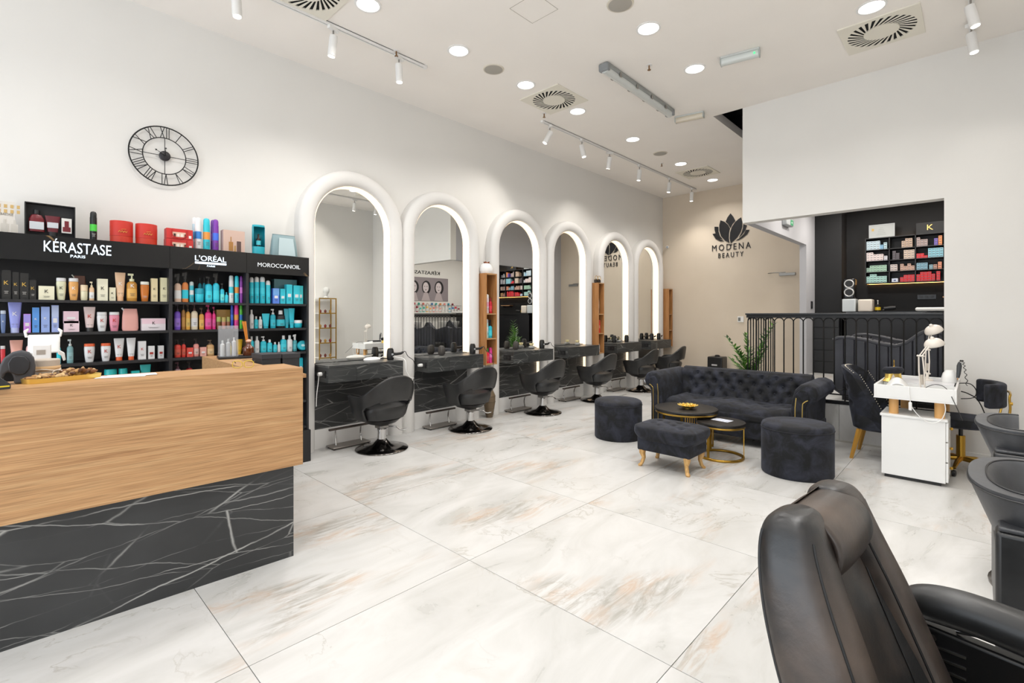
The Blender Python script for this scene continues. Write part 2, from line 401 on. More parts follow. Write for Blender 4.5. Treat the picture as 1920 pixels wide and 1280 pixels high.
part(MB().box(-.025, -.018, -.03, .025, -.012, .03), 'rocker', mat('#2a2a2c', .3), s2)
# lotus sign on the end wall
lg = thing('wall_logo', 'black lotus flower emblem with lettering on beige end wall', 'sign', (BX, 3.67, 2.9))
def lp(pts):
    out = []
    for (x, y) in pts:
        p = at_x(1180 + x / 8, 290 + y / 8, BX); out.append(Vector((-.001, p.y - 3.67, p.z - 2.9)))
    return out
PET = [[(1520, 880), (1562, 930), (1592, 992), (1548, 1040), (1518, 1098), (1487, 1045), (1447, 1005), (1475, 940)],
       [(1370, 983), (1430, 1005), (1480, 1050), (1510, 1105), (1496, 1180), (1494, 1250), (1505, 1325), (1440, 1290), (1378, 1222), (1352, 1140), (1352, 1060)],
       [(1677, 940), (1695, 1010), (1694, 1080), (1670, 1160), (1620, 1240), (1570, 1290), (1522, 1328), (1508, 1250), (1513, 1170), (1537, 1090), (1590, 1010), (1640, 965)],
       [(1280, 1080), (1338, 1082), (1340, 1150), (1362, 1220), (1405, 1275), (1340, 1250), (1300, 1190), (1282, 1130)],
       [(1712, 1040), (1765, 1060), (1742, 1130), (1692, 1200), (1645, 1240), (1685, 1170), (1706, 1100)],
       [(1250, 1188), (1295, 1180), (1330, 1232), (1375, 1272), (1425, 1296), (1370, 1300), (1300, 1265)],
       [(1805, 1125), (1772, 1190), (1700, 1250), (1640, 1282), (1600, 1285), (1660, 1248), (1722, 1190), (1752, 1127)],
       [(1490, 1343), (1550, 1343), (1520, 1368)]]
for p in PET: part(MB().prism(lp(p), (-.012, 0, 0)), 'petal', M_BLK, lg, smooth=None)
SPOTS_C = (1.3, 2.1, 2.9, 3.7)
def wtext(s, xa, ya, xb, yb, yb2, X, par, org, m, name='lettering', depth=.012):
    o = at_x(xa, yb, X); o2 = at_x(xb, yb2, X); h = at_x(xa, ya, X).z - o.z
    return text_mesh(s, o - Vector(org), Vector((0, o2.y - o.y, 0)), Vector((0, 0, h)), depth, m, name, par, n=(-1, 0, 0), track=1.45)
wtext('MODENA', 1335.5, 460, 1408, 471.5, 470.5, BX - .001, lg, (BX, 3.67, 2.9), M_BLK)
wtext('BEAUTY', 1347, 475, 1394, 484, 483, BX - .001, lg, (BX, 3.67, 2.9), M_BLK)
# ================================================ ceiling fittings
def downlight(loc, label, first=[None]):
    if first[0] is None:
        t = thing('ceiling_downlight', label, 'downlight', loc, 0, 'round recessed downlights')
        mb = MB(); n = 28
        prof = [(.112, .0), (.112, -.006), (.095, -.008), (.088, .012)]
        mb.grid(lambda u, v: (prof[round(v * 3)][0] * math.cos(2 * PI * u), prof[round(v * 3)][0] * math.sin(2 * PI * u), prof[round(v * 3)][1]), n, 4, True)
        part(mb, 'trim_ring', M_WHITE, t)
        part(MB().cyl(0, 0, -.004, .0, .0885, n=28), 'lens', emis('#fffaf2', 14.), t)
        first[0] = t
    else: t = dup(first[0], loc, label=label)
    l = bpy.data.lights.new('downlight_lamp', 'AREA'); l.shape = 'DISK'; l.size = .16; l.energy = DOWN_W; l.color = (1, .98, .955); l.spread = 2.3
    o = bpy.data.objects.new('downlight_lamp', l); C.objects.link(o); o.location = (loc[0], loc[1], loc[2] - .012)
    return t
nm = ['nearest the camera', 'second', 'third', 'fourth', 'fifth', 'sixth', 'farthest']
for k, x in enumerate((2.17, 3.18, 4.19, 5.2, 6.61, 8.26, 9.68)):
    downlight((x, 3.79, CZ), 'round recessed downlight, %s in the long row beside the mirrors' % nm[k])
downlight((4.155, 2.22, CZ), 'round recessed downlight between ceiling speaker and batten lamp')
downlight((5.18, 2.22, CZ), 'round recessed downlight beside the short emergency lamp with green light')
downlight((5.2, .67, CZ), 'round recessed downlight beside the largest square air diffuser')
downlight((2.9, .67, CZ), 'round recessed downlight over the barber chair row')
downlight((3.1, 2.22, CZ), 'round recessed downlight above the open floor'); downlight((1.2, .67, CZ), 'round recessed downlight above the camera side')
for k, q_ in enumerate(((3.95, .67), (2.05, .67), (.2, .67), (-1.2, .67), (-1.2, 2.22), (-1.2, 3.79))): downlight((q_[0], q_[1], CZ), 'round recessed downlight outside the view, %s of the unseen ones' % ORD[k])  # unseen; extra ones in the right-hand row are added to brighten the right wall
downlight((.6, 3.79, CZ), 'round recessed downlight above the reception shelves'); downlight((.6, 2.22, CZ), 'round recessed downlight above the reception desk')
def diffuser(loc, label, first=[None]):
    if first[0] is not None: return dup(first[0], loc, label=label)
    t = thing('air_diffuser', label, 'air vent', loc, 0, 'square swirl air diffusers')
    S, R, r0 = .30, .262, .135
    mb = MB(); n = 48; vs = []; fs = []
    for i in range(n):
        a = 2 * PI * i / n; c, s = math.cos(a), math.sin(a); k = S / max(abs(c), abs(s))
        vs += [(R * c, R * s, -.012), (k * c, k * s, -.012), (k * c, k * s, 0), (R * c, R * s, 0)]
    for i in range(n):
        j = (i + 1) % n
        for q in range(4): fs.append((i * 4 + q, j * 4 + q, j * 4 + (q + 1) % 4, i * 4 + (q + 1) % 4))
    mb.add(vs, fs); part(mb, 'face_plate', mat('#e4dfd2', .6), t, smooth=None)
    part(MB().cyl(0, 0, -.003, 0, R, n=48), 'backing', mat('#080808', .9), t)
    part(MB().cyl(0, 0, -.014, -.004, r0, n=32), 'centre_disc', mat('#e4dfd2', .6), t)
    NV = 28
    def pt(r, a): return (r * math.cos(a), r * math.sin(a))
    w = 2 * PI / NV; sk = .42; q = .50
    A = [pt(r0 * .98, 0), pt(r0 * .98, w * (1 - q * 1.3)), pt(R * 1.01, w * (1 - q) + sk), pt(R * 1.01, sk)]
    me = MB().prism([(x, y, -.013) for x, y in A], (0, 0, .002)).mesh('vane', mat('#e4dfd2', .6))
    for i in range(NV): link('vane', me, t, (0, 0, 0), (0, 0, i * w))
    first[0] = t; return t
diffuser((4.72, 3.80, CZ), 'square swirl air diffuser in middle of the mirror side downlight row')
diffuser((8.98, 3.79, CZ), 'square swirl air diffuser near the beige end wall')
diffuser((5.70, .66, CZ), 'largest looking square swirl air diffuser above white bulkhead wall')
diffuser((1.72, 3.98, CZ), 'square swirl air diffuser cut by the top edge near track light')
for x, y, lb in ((3.66, 2.22, 'round grey ceiling speaker at the top edge of the view'), (3.68, 3.80, 'round grey ceiling speaker between two downlights'), (7.49, 3.79, 'small looking round ceiling speaker near the far diffuser')):
    t = thing('ceiling_speaker', lb, 'speaker', (x, y, CZ), 0, 'round ceiling speakers')
    part(MB().loft([(0, .115, .115), (-.008, .112, .112), (-.010, .105, .105)], 28), 'rim', mat('#d5cec0', .6), t)
    part(MB().loft([(-.010, .1, .1), (-.0145, .06, .06), (-.0155, .01, .01)], 28), 'grille', mat('#a8a39a', .8), t)
# batten lamp
t = thing('batten_lamp', 'long grey waterproof batten lamp hanging under the ceiling', 'ceiling lamp', (5.2, 2.88, CZ), .02)
part(MB().box(-.80, -.055, -.05, .80, .055, -.0), 'housing', mat('#8f9290', .5), t, bev=.015)
mb = MB(); mb.mx = Matrix.Rotation(PI / 2, 4, 'Y'); mb.loft([(-.79, .04, .045, .062, 0), (.79, .04, .045, .062, 0)], 20); part(mb, 'diffuser_cover', mat('#c9ccca', .25), t)
for x in (-.55, -.18, .18, .55):
    for s in (-1, 1): part(MB().box(x - .02, s * .056 - .004, -.075, x + .02, s * .056 + .004, -.03), 'clip', M_STEEL, t)
for s in (-1, 1): part(MB().box(s * .79 - .03, -.058, -.085, s * .79 + .03, .058, -.005), 'end_cap', mat('#85888a', .5), t, bev=.012)
def emlamp(loc, rz, label, led):
    t = thing('emergency_lamp', label, 'emergency light', loc, rz)
    part(MB().box(-.18, -.045, -.02, .18, .045, 0), 'back_plate', mat('#c9ccca', .5), t, bev=.004)
    mb = MB(); mb.mx = Matrix.Rotation(PI / 2, 4, 'Y'); mb.loft([(-.175, .035, .04, .045, 0), (.175, .035, .04, .045, 0)], 16, p=3); part(mb, 'cover', mat('#d3d8d6' if led else '#d6cdbb', .25), t)
    if led: part(MB().box(.13, -.052, -.06, .145, -.042, -.045), 'status_light', emis('#40e080', 3), t)
    for s in (-1, 1): part(MB().box(s * .178 - .006, -.043, -.075, s * .178 + .006, .043, -.005), 'end_cap', mat('#aab0ae', .4), t)
    return t
emlamp((5.2, 1.76, CZ), -PI / 2 + .2, 'short clear emergency lamp with tiny green light', True)
emlamp((6.32, 2.78, CZ), -PI / 2 + .2, 'short cream emergency lamp near ceiling slot', False)
for (x, y), lb in (((4.77, 2.54), 'tiny ceiling sprinkler head beside batten lamp'), ((2.75, 4.25), 'tiny sprinkler head by the nearer light track'), ((4.95, 4.15), 'tiny sprinkler head by start of the long light track'), ((8.0, 4.02), 'tiny sprinkler head near the far light track')):
    t = thing('sprinkler', lb, 'sprinkler', (x, y, CZ), 0, 'ceiling sprinklers')
    part(MB().cyl(0, 0, -.006, 0, .03), 'escutcheon', M_WHITE, t); part(MB().cyl(0, 0, -.05, -.006, .008).cyl(0, 0, -.055, -.05, .018), 'nozzle', mat('#8a6a4a', .4, .6), t)
hm = MB()
for a in ((-.15, -.15, .15, -.147), (-.15, .147, .15, .15), (-.15, -.15, -.147, .15), (.147, -.15, .15, .15)): hm.box(a[0], a[1], -.002, a[2], a[3], 0)
solo(hm, 'ceiling_hatch', mat('#aaa499', .8), 'square flush access hatch outline in the white ceiling', 'hatch', (3.2, 2.8, CZ), smooth=None)
# track lights
def track(x0, x1, y, label, spots, cables=()):
    t = thing('light_track', label, 'light track', ((x0 + x1) / 2, y, CZ)); L = (x1 - x0) / 2
    part(MB().box(-L, -.018, -.028, L, -.006, 0).box(-L, .006, -.028, L, .018, 0).box(-L, -.018, -.006, L, .018, 0), 'rail', M_WHITE, t, smooth=None)
    part(MB().box(-L + .01, -.006, -.012, L - .01, .006, -.007), 'conductor', mat('#3a3026', .6), t, smooth=None)
    for s in (-1, 1): part(MB().box(s * L - .02, -.02, -.03, s * L + .02, .02, 0), 'end_cap', M_WHITE, t)
    return t
def spot(loc, tilt, az, label, first=[None]):
    """cylindrical head hanging from a track adapter"""
    t = thing('track_spotlight', label, 'spotlight', loc, az, 'white cylinder spotlights')
    if first[0] is None:
        a = MB().box(-.055, -.017, -.03, .055, .017, 0).mesh('adapter', M_WHITE)
        s = MB().cyl(0, 0, -.075, -.03, .007).box(-.02, -.008, -.085, .02, .008, -.068).mesh('stem', mat('#8f8b86', .4, .5), 40)
        h = MB().loft([(-.15, .001, .001), (-.15, .030, .030), (-.145, .036, .036), (.02, .0365, .0365), (.035, .034, .034), (.038, .0, .0)], 24).mesh('lamp_head', M_WHITE, 40)
        e = MB().cyl(0, 0, -.153, -.1505, .029, n=20).mesh('lens', emis('#fff6ea', 16.))
        first[0] = (a, s, h, e)
    a, s, h, e = first[0]
    link('adapter', a, t, (0, 0, -.028)); link('stem', s, t, (0, 0, -.028))
    hh = link('lamp_head', h, t, (0, 0, -.14), (tilt, 0, 0)); link('lens', e, hh)
    l = bpy.data.lights.new('spot_lamp', 'SPOT'); l.energy = TRACK_W * (4.6 if abs(loc[1] - TB) < .01 else (8 if tilt > .6 else (1.2 if loc[1] < 1 else 3.4))); l.spot_size = 1.9; l.spot_blend = .8; l.shadow_soft_size = .03; l.color = (1, .95, .88)
    o = bpy.data.objects.new('spot_lamp', l); C.objects.link(o)
    mw = Matrix.Rotation(az, 4, 'Z') @ Matrix.Rotation(tilt, 4, 'X')
    o.location = Vector(loc) + Vector((0, 0, -.168)) + mw.to_3x3() @ Vector((0, 0, -.16)); o.rotation_euler = mw.to_euler()
    return t
def x_at(px, Y): r = ray(px, 0); return Y / r.y * r.x
TA, TB = 4.28, 4.32
track(.2, 3.12, TA, 'shorter white light track above the reception shelves', 3)
track(5.12, 10.1, TB, 'long white light track above the mirrors', 6)
for k, px in enumerate((443, 625, 748)):
    spot((x_at(px, TA), TA, CZ), (-.08, .16, -.04)[k], .3, 'white cylinder spotlight, %s on shorter track over the reception' % ORD[k])
for k, px in enumerate((1031, 1091, 1143, 1199, 1255, 1297)):
    spot((x_at(px, TB), TB, CZ), (.5, -.22, .35, .1, .1, .05)[k], (.9, .4, -.5, .2, .3, .4)[k], 'white cylinder spotlight, %s from the near end of the long track' % ORD[k])
p = at_z(1821, 32, CZ)
track(p.x - 4.2, p.x + .35, p.y, 'white light track near the ceiling corner above the right wall', 2)
spot((p.x + .1, p.y, CZ), .15, 2.6, 'white spotlight hanging lower in the top right corner')
spot((p.x - .45, p.y, CZ), .2, 3.0, 'white spotlight cut by the upper frame edge at right')
for k, dx in enumerate(SPOTS_C): spot((p.x - dx, p.y, CZ), .62, PI, 'white cylinder spotlight above the frame aimed at right wall, %s of the added unseen ones' % ORD[k])  # unseen spots added to brighten the right wall for the mirrors
# ================================================ mirror stations
AX = [2.75, 4.012, 5.5, 6.78, 8.26, 9.54]; AZ = 2.43; RI, RO = .46, .63; MYP = 5.165
nth = ['nearest', 'second', 'third', 'fourth', 'fifth', 'farthest']
def arch_path(r, n=28, z0=0):
    return [(-r, z0)] + [(-r, z0 + (AZ - z0) * k / 3) for k in (1, 2)] + [(r * math.cos(PI - PI * i / n), AZ + r * math.sin(PI - PI * i / n)) for i in range(n + 1)] + [(r, z0 + (AZ - z0) * k / 3) for k in (2, 1)] + [(r, z0)]
def arch_sweep(mb, prof, n=28, z0=0):
    # prof: list of (r, y); sweeps along leg - arch - leg
    rows = [[(x, y, z) for x, z in arch_path(r, n, z0)] for r, y in prof]; m = len(rows[0]); P = len(rows)
    vs = [v for row in rows for v in row]
    fs = [(a * m + i, a * m + i + 1, ((a + 1) % P) * m + i + 1, ((a + 1) % P) * m + i) for a in range(P) for i in range(m - 1)]
    fs += [tuple(a * m for a in range(P)), tuple(reversed([a * m + m - 1 for a in range(P)]))]
    return mb.add(vs, fs)
prof = [(RI, WY - .001), (RI, 5.10)] + [((RI + RO) / 2 - (RO - RI) / 2 * math.cos(a), 5.10 - .055 * math.sin(a)) for a in [PI * k / 8 for k in range(1, 8)]] + [(RO, 5.10), (RO, WY - .001)]
arch_me = arch_sweep(MB(), prof).mesh('arch_moulding', M_FRAME, 50)
led_me = arch_sweep(MB(), [(RI - .001, 5.162), (RI - .001, 5.105), (RI - .009, 5.105), (RI - .009, 5.162)], z0=.30).mesh('light_strip', emis('#ffe3c0', LED_E), 50)
led2_me = arch_sweep(MB(), [(RI - .001, 5.162), (RI - .001, 5.105), (RI - .009, 5.105), (RI - .009, 5.162)], z0=.93).mesh('light_strip', emis('#ffe3c0', LED_E), 50)
def pane(z0=.0):
    pts = [(x, 0, z) for x, z in arch_path(RI - .0005, 36, z0)]
    return MB().prism(pts, (0, .012, 0)).mesh('mirror_pane', M_MIRROR)
pane_me = pane(.93)
DY0, DTOP, DTH = 4.80, .92, .175
def station(i):
    x = AX[i]
    t = thing('arched_mirror', '%s arched wall mirror with lit white frame%s' % (['nearest', 'second nearest', 'third', 'fourth', 'fifth', 'farthest'][i], [', beside the product shelves', ', left of first wooden wall shelf', ', right of first wooden wall shelf', ', left of second wooden wall shelf', ', right of second wooden wall shelf', ' next to the end wall'][i]), 'mirror', (x, 0, 0), 0, 'arched mirrors along the wall')
    link('arch_moulding', arch_me, t); link('light_strip', led2_me if i < 2 else led_me, t); link('mirror_pane', pane_me, t, (0, MYP, 0))
    w = struct('trim_%d' % (i + 1), MB().box(x - RI, 5.15, .21, x + RI, WY - .001, .93), M_BM)
    struct('baseboard_niche_%d' % (i + 1), MB().box(x - RI, 5.14, 0, x + RI, WY - .001, .21), M_WHITE)
    d = thing('styling_desk', 'dark marble wall desk under the %s arched mirror' % nth[i], 'desk', (x, 0, 0), 0, 'styling desks under the mirrors')
    if i == 0:
        y0 = DY0
        part(MB().box(-RI + .012, y0, DTOP - .02, RI - .012, MYP - .002, DTOP), 'desk_top', M_BMD, d, smooth=None)
        part(MB().box(-RI + .014, y0 + .016, DTOP - DTH, RI - .014, MYP - .002, DTOP - .021), 'box_body', M_BMD, d, smooth=None)
        for k in range(2): part(MB().box(-RI + .013 + k * .315, y0 + .001, DTOP - DTH, (-RI + .325) if k == 0 else RI - .013, y0 + .015, DTOP - .022), 'drawer_front', M_BMD, d, smooth=None)
        part(MB().box(-RI + .004, y0 + .06, DTOP - .125, -RI + .013, y0 + .20, DTOP - .055), 'socket_panel', M_BLK, d)
        for k in range(2):
            o = part(MB().loft([(0, .016, .016), (.004, .018, .018)], 14), 'socket', mat('#2b2b2c', .3), d, loc=(-RI + .0035, y0 + .095 + k * .07, DTOP - .09), rot=(0, -PI / 2, 0))
        part(MB().cyl(-.28, y0 + .17, DTOP, DTOP + .002, .04, n=24), 'cable_grommet', mat('#232424', .4), d)
        station.desk = d
    else:
        for ch in station.desk.children: dup(ch, parent=d)
    # foot rest
    f = thing('footrest', 'steel footrest on the floor under the %s styling desk' % nth[i], 'footrest', (x - .10, 5.035, 0), 0, 'footrests under the desks')
    if i == 0:
        part(MB().box(-.22, -.085, .012, .22, .085, .03), 'base_plate', mat('#9a948e', .38, .8), f, bev=.006)
        for a in (-1, 1):
            for b in (-1, 1): part(MB().cyl(a * .20, b * .065, 0, .012, .012), 'foot', M_BLK, f)
        for s in (-1, 1): part(MB().tube([(s * .15, .0, .03), (s * .15 + .0, .02, .11), (s * .15 - .01, -.0, .18), (s * .15 - .03, -.05, .215)], .009), 'bracket', M_CHROME, f)
        part(MB().box(-.26, -.075, .212, .20, -.045, .232), 'foot_bar', mat('#4a413c', .3, .6), f, bev=.004)
        station.foot = f
    else:
        for ch in station.foot.children: dup(ch, parent=f)
for i in range(6): station(i)
for i in range(6):
    l = area('arch_glow', (AX[i], 5.10, 1.9), (PI / 2, 0, 0), .7, 1.6, .01) if False else None
# styling chair
def chair_shell():
    mb = MB(); nu, nv = 57, 15; A = math.radians(142)
    def ztop(th):
        a = abs(th)
        return .600 + .215 * (0.5 + .5 * math.cos(min(a / 1.55, 1) * PI)) - .03 * max(0, (a - 1.9)) ** 2
    def zbot(th):
        return .335 + .0 * th
    def f(u, v):
        th = -A + 2 * A * u; a = abs(th)
        zt, zb = ztop(th), zbot(th)
        e = max(0, (a - 1.7) / (A - 1.7))           # front end closes in a round nose
        zt2 = zt - .03 * e ** 3; zb2 = zb + .20 * e ** 2.2
        z = zb2 + (zt2 - zb2) * v
        q = (z - .335) / .45
        rx = .235 + .075 * min(1, q * 1.6) ** .6 + .02 * q; ry = .235 + .045 * min(1, q * 1.6) ** .6 + .06 * max(0, q - .35)
        p = 2.5
        s, c = math.sin(th), -math.cos(th)
        x = rx * math.copysign(abs(s) ** (2 / p), s); y = ry * math.copysign(abs(c) ** (2 / p), c)
        return (x, y + .02, z)
    full = mb.grid(f, nu, nv)
    # cut-out in the lower back
    keep = []
    for k, fc in enumerate(mb.f):
        c = sum((mb.v[i] for i in fc), Vector()) / 4
        th = math.atan2(c.x, -(c.y - .02))
        if abs(th) < 1.16 - .45 * max(0, (c.z - .49) / .05) and c.z < .535: continue
        if abs(th) < 1.03 and c.z <= .435: keep.append(fc)
        else: keep.append(fc)
    mb.f = keep; return mb
def styling_chair(loc, rz, label, first=[None]):
    if first[0] is not None: return dup(first[0], loc, rz, label)
    t = thing('styling_chair', label, 'chair', loc, rz, 'black salon chairs in front of the mirrors')
    me = chair_shell().mesh('shell', M_LEA, 60); o = link('shell', me, t)
    d = o.modifiers.new('s', 'SOLIDIFY'); d.thickness = .034; d.offset = 0
    d = o.modifiers.new('u', 'SUBSURF'); d.levels = 1; d.render_levels = 1
    part(MB().loft([(.33, .19, .19), (.345, .225, .235), (.40, .243, .25), (.445, .25, .262), (.475, .24, .252), (.49, .19, .2), (.495, .06, .07)], 32, p=2.8, c=(0, .03)), 'seat_cushion', M_LEA, t)
    part(MB().loft([(.27, .10, .10), (.285, .15, .15), (.33, .20, .20)], 28, p=2.6, c=(0, .02)), 'seat_pan', M_LEA, t)
    part(MB().cyl(0, 0, .06, .20, .045, n=24).cyl(0, 0, .20, .27, .032, n=20).cyl(0, 0, .195, .215, .05, n=20), 'column', M_CHROME, t)
    part(MB().loft([(0, .275, .275), (.008, .28, .28), (.014, .275, .275), (.03, .20, .20), (.055, .10, .10), (.10, .055, .055), (.11, .048, .048)], 40), 'base_disc', mat('#6a6664', .13, 1), t)
    part(MB().tube([(.03, -.03, .235), (.11, -.10, .235), (.15, -.13, .20), (.21, -.16, .205)], .008), 'pump_lever', M_CHROME, t)
    part(MB().box(-.055, -.055, .225, .055, .055, .262), 'mechanism', mat('#8d8b89', .3, .9), t, bev=.008)
    first[0] = t; return t
for i, (px, py, rz) in enumerate(((711, 839, .04), (875, 802, .0), (1007, 771.5, .03), (1104, 748.5, .03), (1190, 731, .05), (1243, 719, .1))):
    x, y = at_z(px, py, 0).xy; y = min(y, 4.66)
    styling_chair((x, y, 0), rz, 'black tub styling chair in front of the %s arched mirror' % nth[i])
# things on the desks
def dryer(loc, rz, label, lie, first=[None]):
    t = thing('hair_dryer', label, 'hair dryer', loc, rz, 'hair dryers on the desks')
    if first[0] is None:
        k = mat('#161617', .35)
        b = MB(); b.mx = Matrix.Rotation(0, 4, 'X'); b.loft([(0, .034, .034), (.006, .040, .040), (.05, .043, .043), (.10, .040, .040), (.125, .034, .034), (.132, .02, .02)], 20)
        first[0] = [('barrel', b.mesh('barrel', k, 40), (0, 0, 0)),
                    ('handle', MB().tube([(.03, 0, .065), (.08, -.005, .062), (.14, -.01, .065), (.175, -.01, .08)], [.017, .017, .016, .013], 10).mesh('handle', k, 40), (0, 0, 0)),
                    ('end_cap', MB().cyl(0, 0, -.0, .004, .030).mesh('end_cap', mat('#77756f', .4, .5), 40), (0, 0, .1315)),
                    ('badge', MB().box(-.012, -.0445, .055, .012, -.040, .075).mesh('badge', mat('#b9bcc0', .4)), (0, 0, 0)),
                    ('cable', MB().tube([(.175, -.01, .08), (.20, -.02, .085), (.215, -.05, .03), (.215, -.17, -.03), (.205, -.19, -.18), (.18, -.185, -.28), (.16, -.185, -.22)], .004, 6).mesh('cable', M_CABLE, 40), (0, 0, 0))]
    for n, me, l in first[0]:
        if n == 'cable' and not lie: continue
        link(n, me, t, l)
    return t
for i, (dx, dy) in enumerate(((.40, -.17), (.40, -.2), (.38, -.19), (None, 0), (-.12, -.1), (.05, -.12))):
    if dx is None: continue
    dryer((AX[i] + dx, MYP + dy, DTOP), 0.05, 'black hair dryer standing on the %s styling desk%s' % (nth[i], ['', '', '', '', ', left of the ornaments', ', left of another dryer'][i]), i < 3)
dryer((8.48, 5.0, DTOP), .4, 'black hair dryer right of ornaments on the fifth styling desk', False)
dryer((9.85, 5.02, DTOP), .1, 'black hair dryer nearest the end wall on the farthest desk', False)
t = thing('adapter_unit', 'white corded device lying on nearest styling desk', 'appliance', (2.90, 4.98, DTOP), .2)
part(MB().loft([(0, .10, .05), (.02, .11, .055), (.035, .10, .045), (.045, .06, .03)], 20, p=2.6), 'case', M_WPLAS, t)
part(MB().tube([(.10, 0, .02), (.2, .0, .04), (.27, -.12, .03), (.27, -.22, .02), (.27, -.26, -.02), (.27, -.27, -.12), (.33, -.27, -.2), (.42, -.25, -.22)], .005, 6), 'cable', M_WPLAS, t)
for x, y, lb in ((3.95, 5.05, 'second styling desk'), (5.38, 5.07, 'third styling desk')):
    t = thing('vase', 'small dark ribbed vase on the %s' % lb, 'vase', (x, y, DTOP), 0, 'ribbed vases on desks')
    part(MB().loft([(0, .028, .028), (.03, .043, .043), (.09, .042, .042), (.12, .028, .028), (.125, .024, .024)], 20), 'body', mat('#4a4744', .6), t)
    for a in range(10):
        c, s = math.cos(a * PI / 5), math.sin(a * PI / 5)
        part(MB().tube([(c * .030, s * .030, .006), (c * .043, s * .043, .03), (c * .0425, s * .0425, .09), (c * .030, s * .030, .117)], .004, 5), 'rib', mat('#3c3936', .6), t)
def ornament(x, y, lb):
    t = thing('flower_ornament', 'cream flower ornament in white stone bowl on the %s' % lb, 'ornament', (x, y, DTOP), 0, 'flower ornaments')
    part(MB().loft([(0, .04, .03), (.015, .06, .045), (.035, .055, .04), (.045, .03, .025)], 18), 'bowl', mat('#8f8f8c', .5), t)
    for k in range(9):
        a = k * 2.4; part(MB().loft([(0, .003, .003), (.025, .014, .006), (.05, .003, .003)], 8), 'petal', mat('#e9dcae', .6), t, loc=(.012 * math.cos(a), .012 * math.sin(a), .045), rot=(.6 * math.cos(a), .6 * math.sin(a), a))
ornament(5.72, 5.05, 'third styling desk'); ornament(6.93, 5.05, 'fourth styling desk'); ornament(8.30, 5.06, 'fifth styling desk')
t = thing('power_plug', 'white plug with cable in the side of the nearest styling desk', 'plug', (AX[0] - RI - .02, 4.93, .83))
part(MB().loft([(-.02, .018, .018), (.0, .022, .022), (.02, .02, .02)], 14), 'plug_body', M_WPLAS, t, rot=(0, PI / 2, 0))
part(MB().tube([(-.01, 0, -.01), (-.02, -.01, -.08), (-.05, -.04, -.2), (-.06, -.05, -.32)], .004, 6), 'cable', M_WPLAS, t)
t = thing('power_plug', 'white plug in the side of the second styling desk', 'plug', (AX[1] - RI - .02, 4.93, .83))
part(MB().loft([(-.03, .015, .018), (.0, .02, .022), (.02, .02, .02)], 14, p=3), 'plug_body', M_WPLAS, t, rot=(0, PI / 2, 0))
# floor vase
t = thing('floor_vase', 'tall brown ribbed floor vase below first wooden wall shelf', 'vase', (4.76, 5.0, 0))
part(MB().loft([(0, .045, .045), (.04, .055, .055), (.22, .085, .085), (.31, .085, .085), (.36, .062, .062), (.385, .05, .05), (.40, .056, .056), (.40, .045, .045), (.37, .04, .04)], 24), 'body', mat('#6b5a44', .5), t)
for z, r in ((.05, .0585), (.13, .0705), (.22, .0865), (.30, .0865)): part(MB().tube([(r * math.cos(a * PI / 12), r * math.sin(a * PI / 12), z) for a in range(24)], .003, 5, closed=True), 'ring', mat('#54452f', .5), t)
# small grey stub feet between arches
for i, x in enumerate((3.36,)): pass
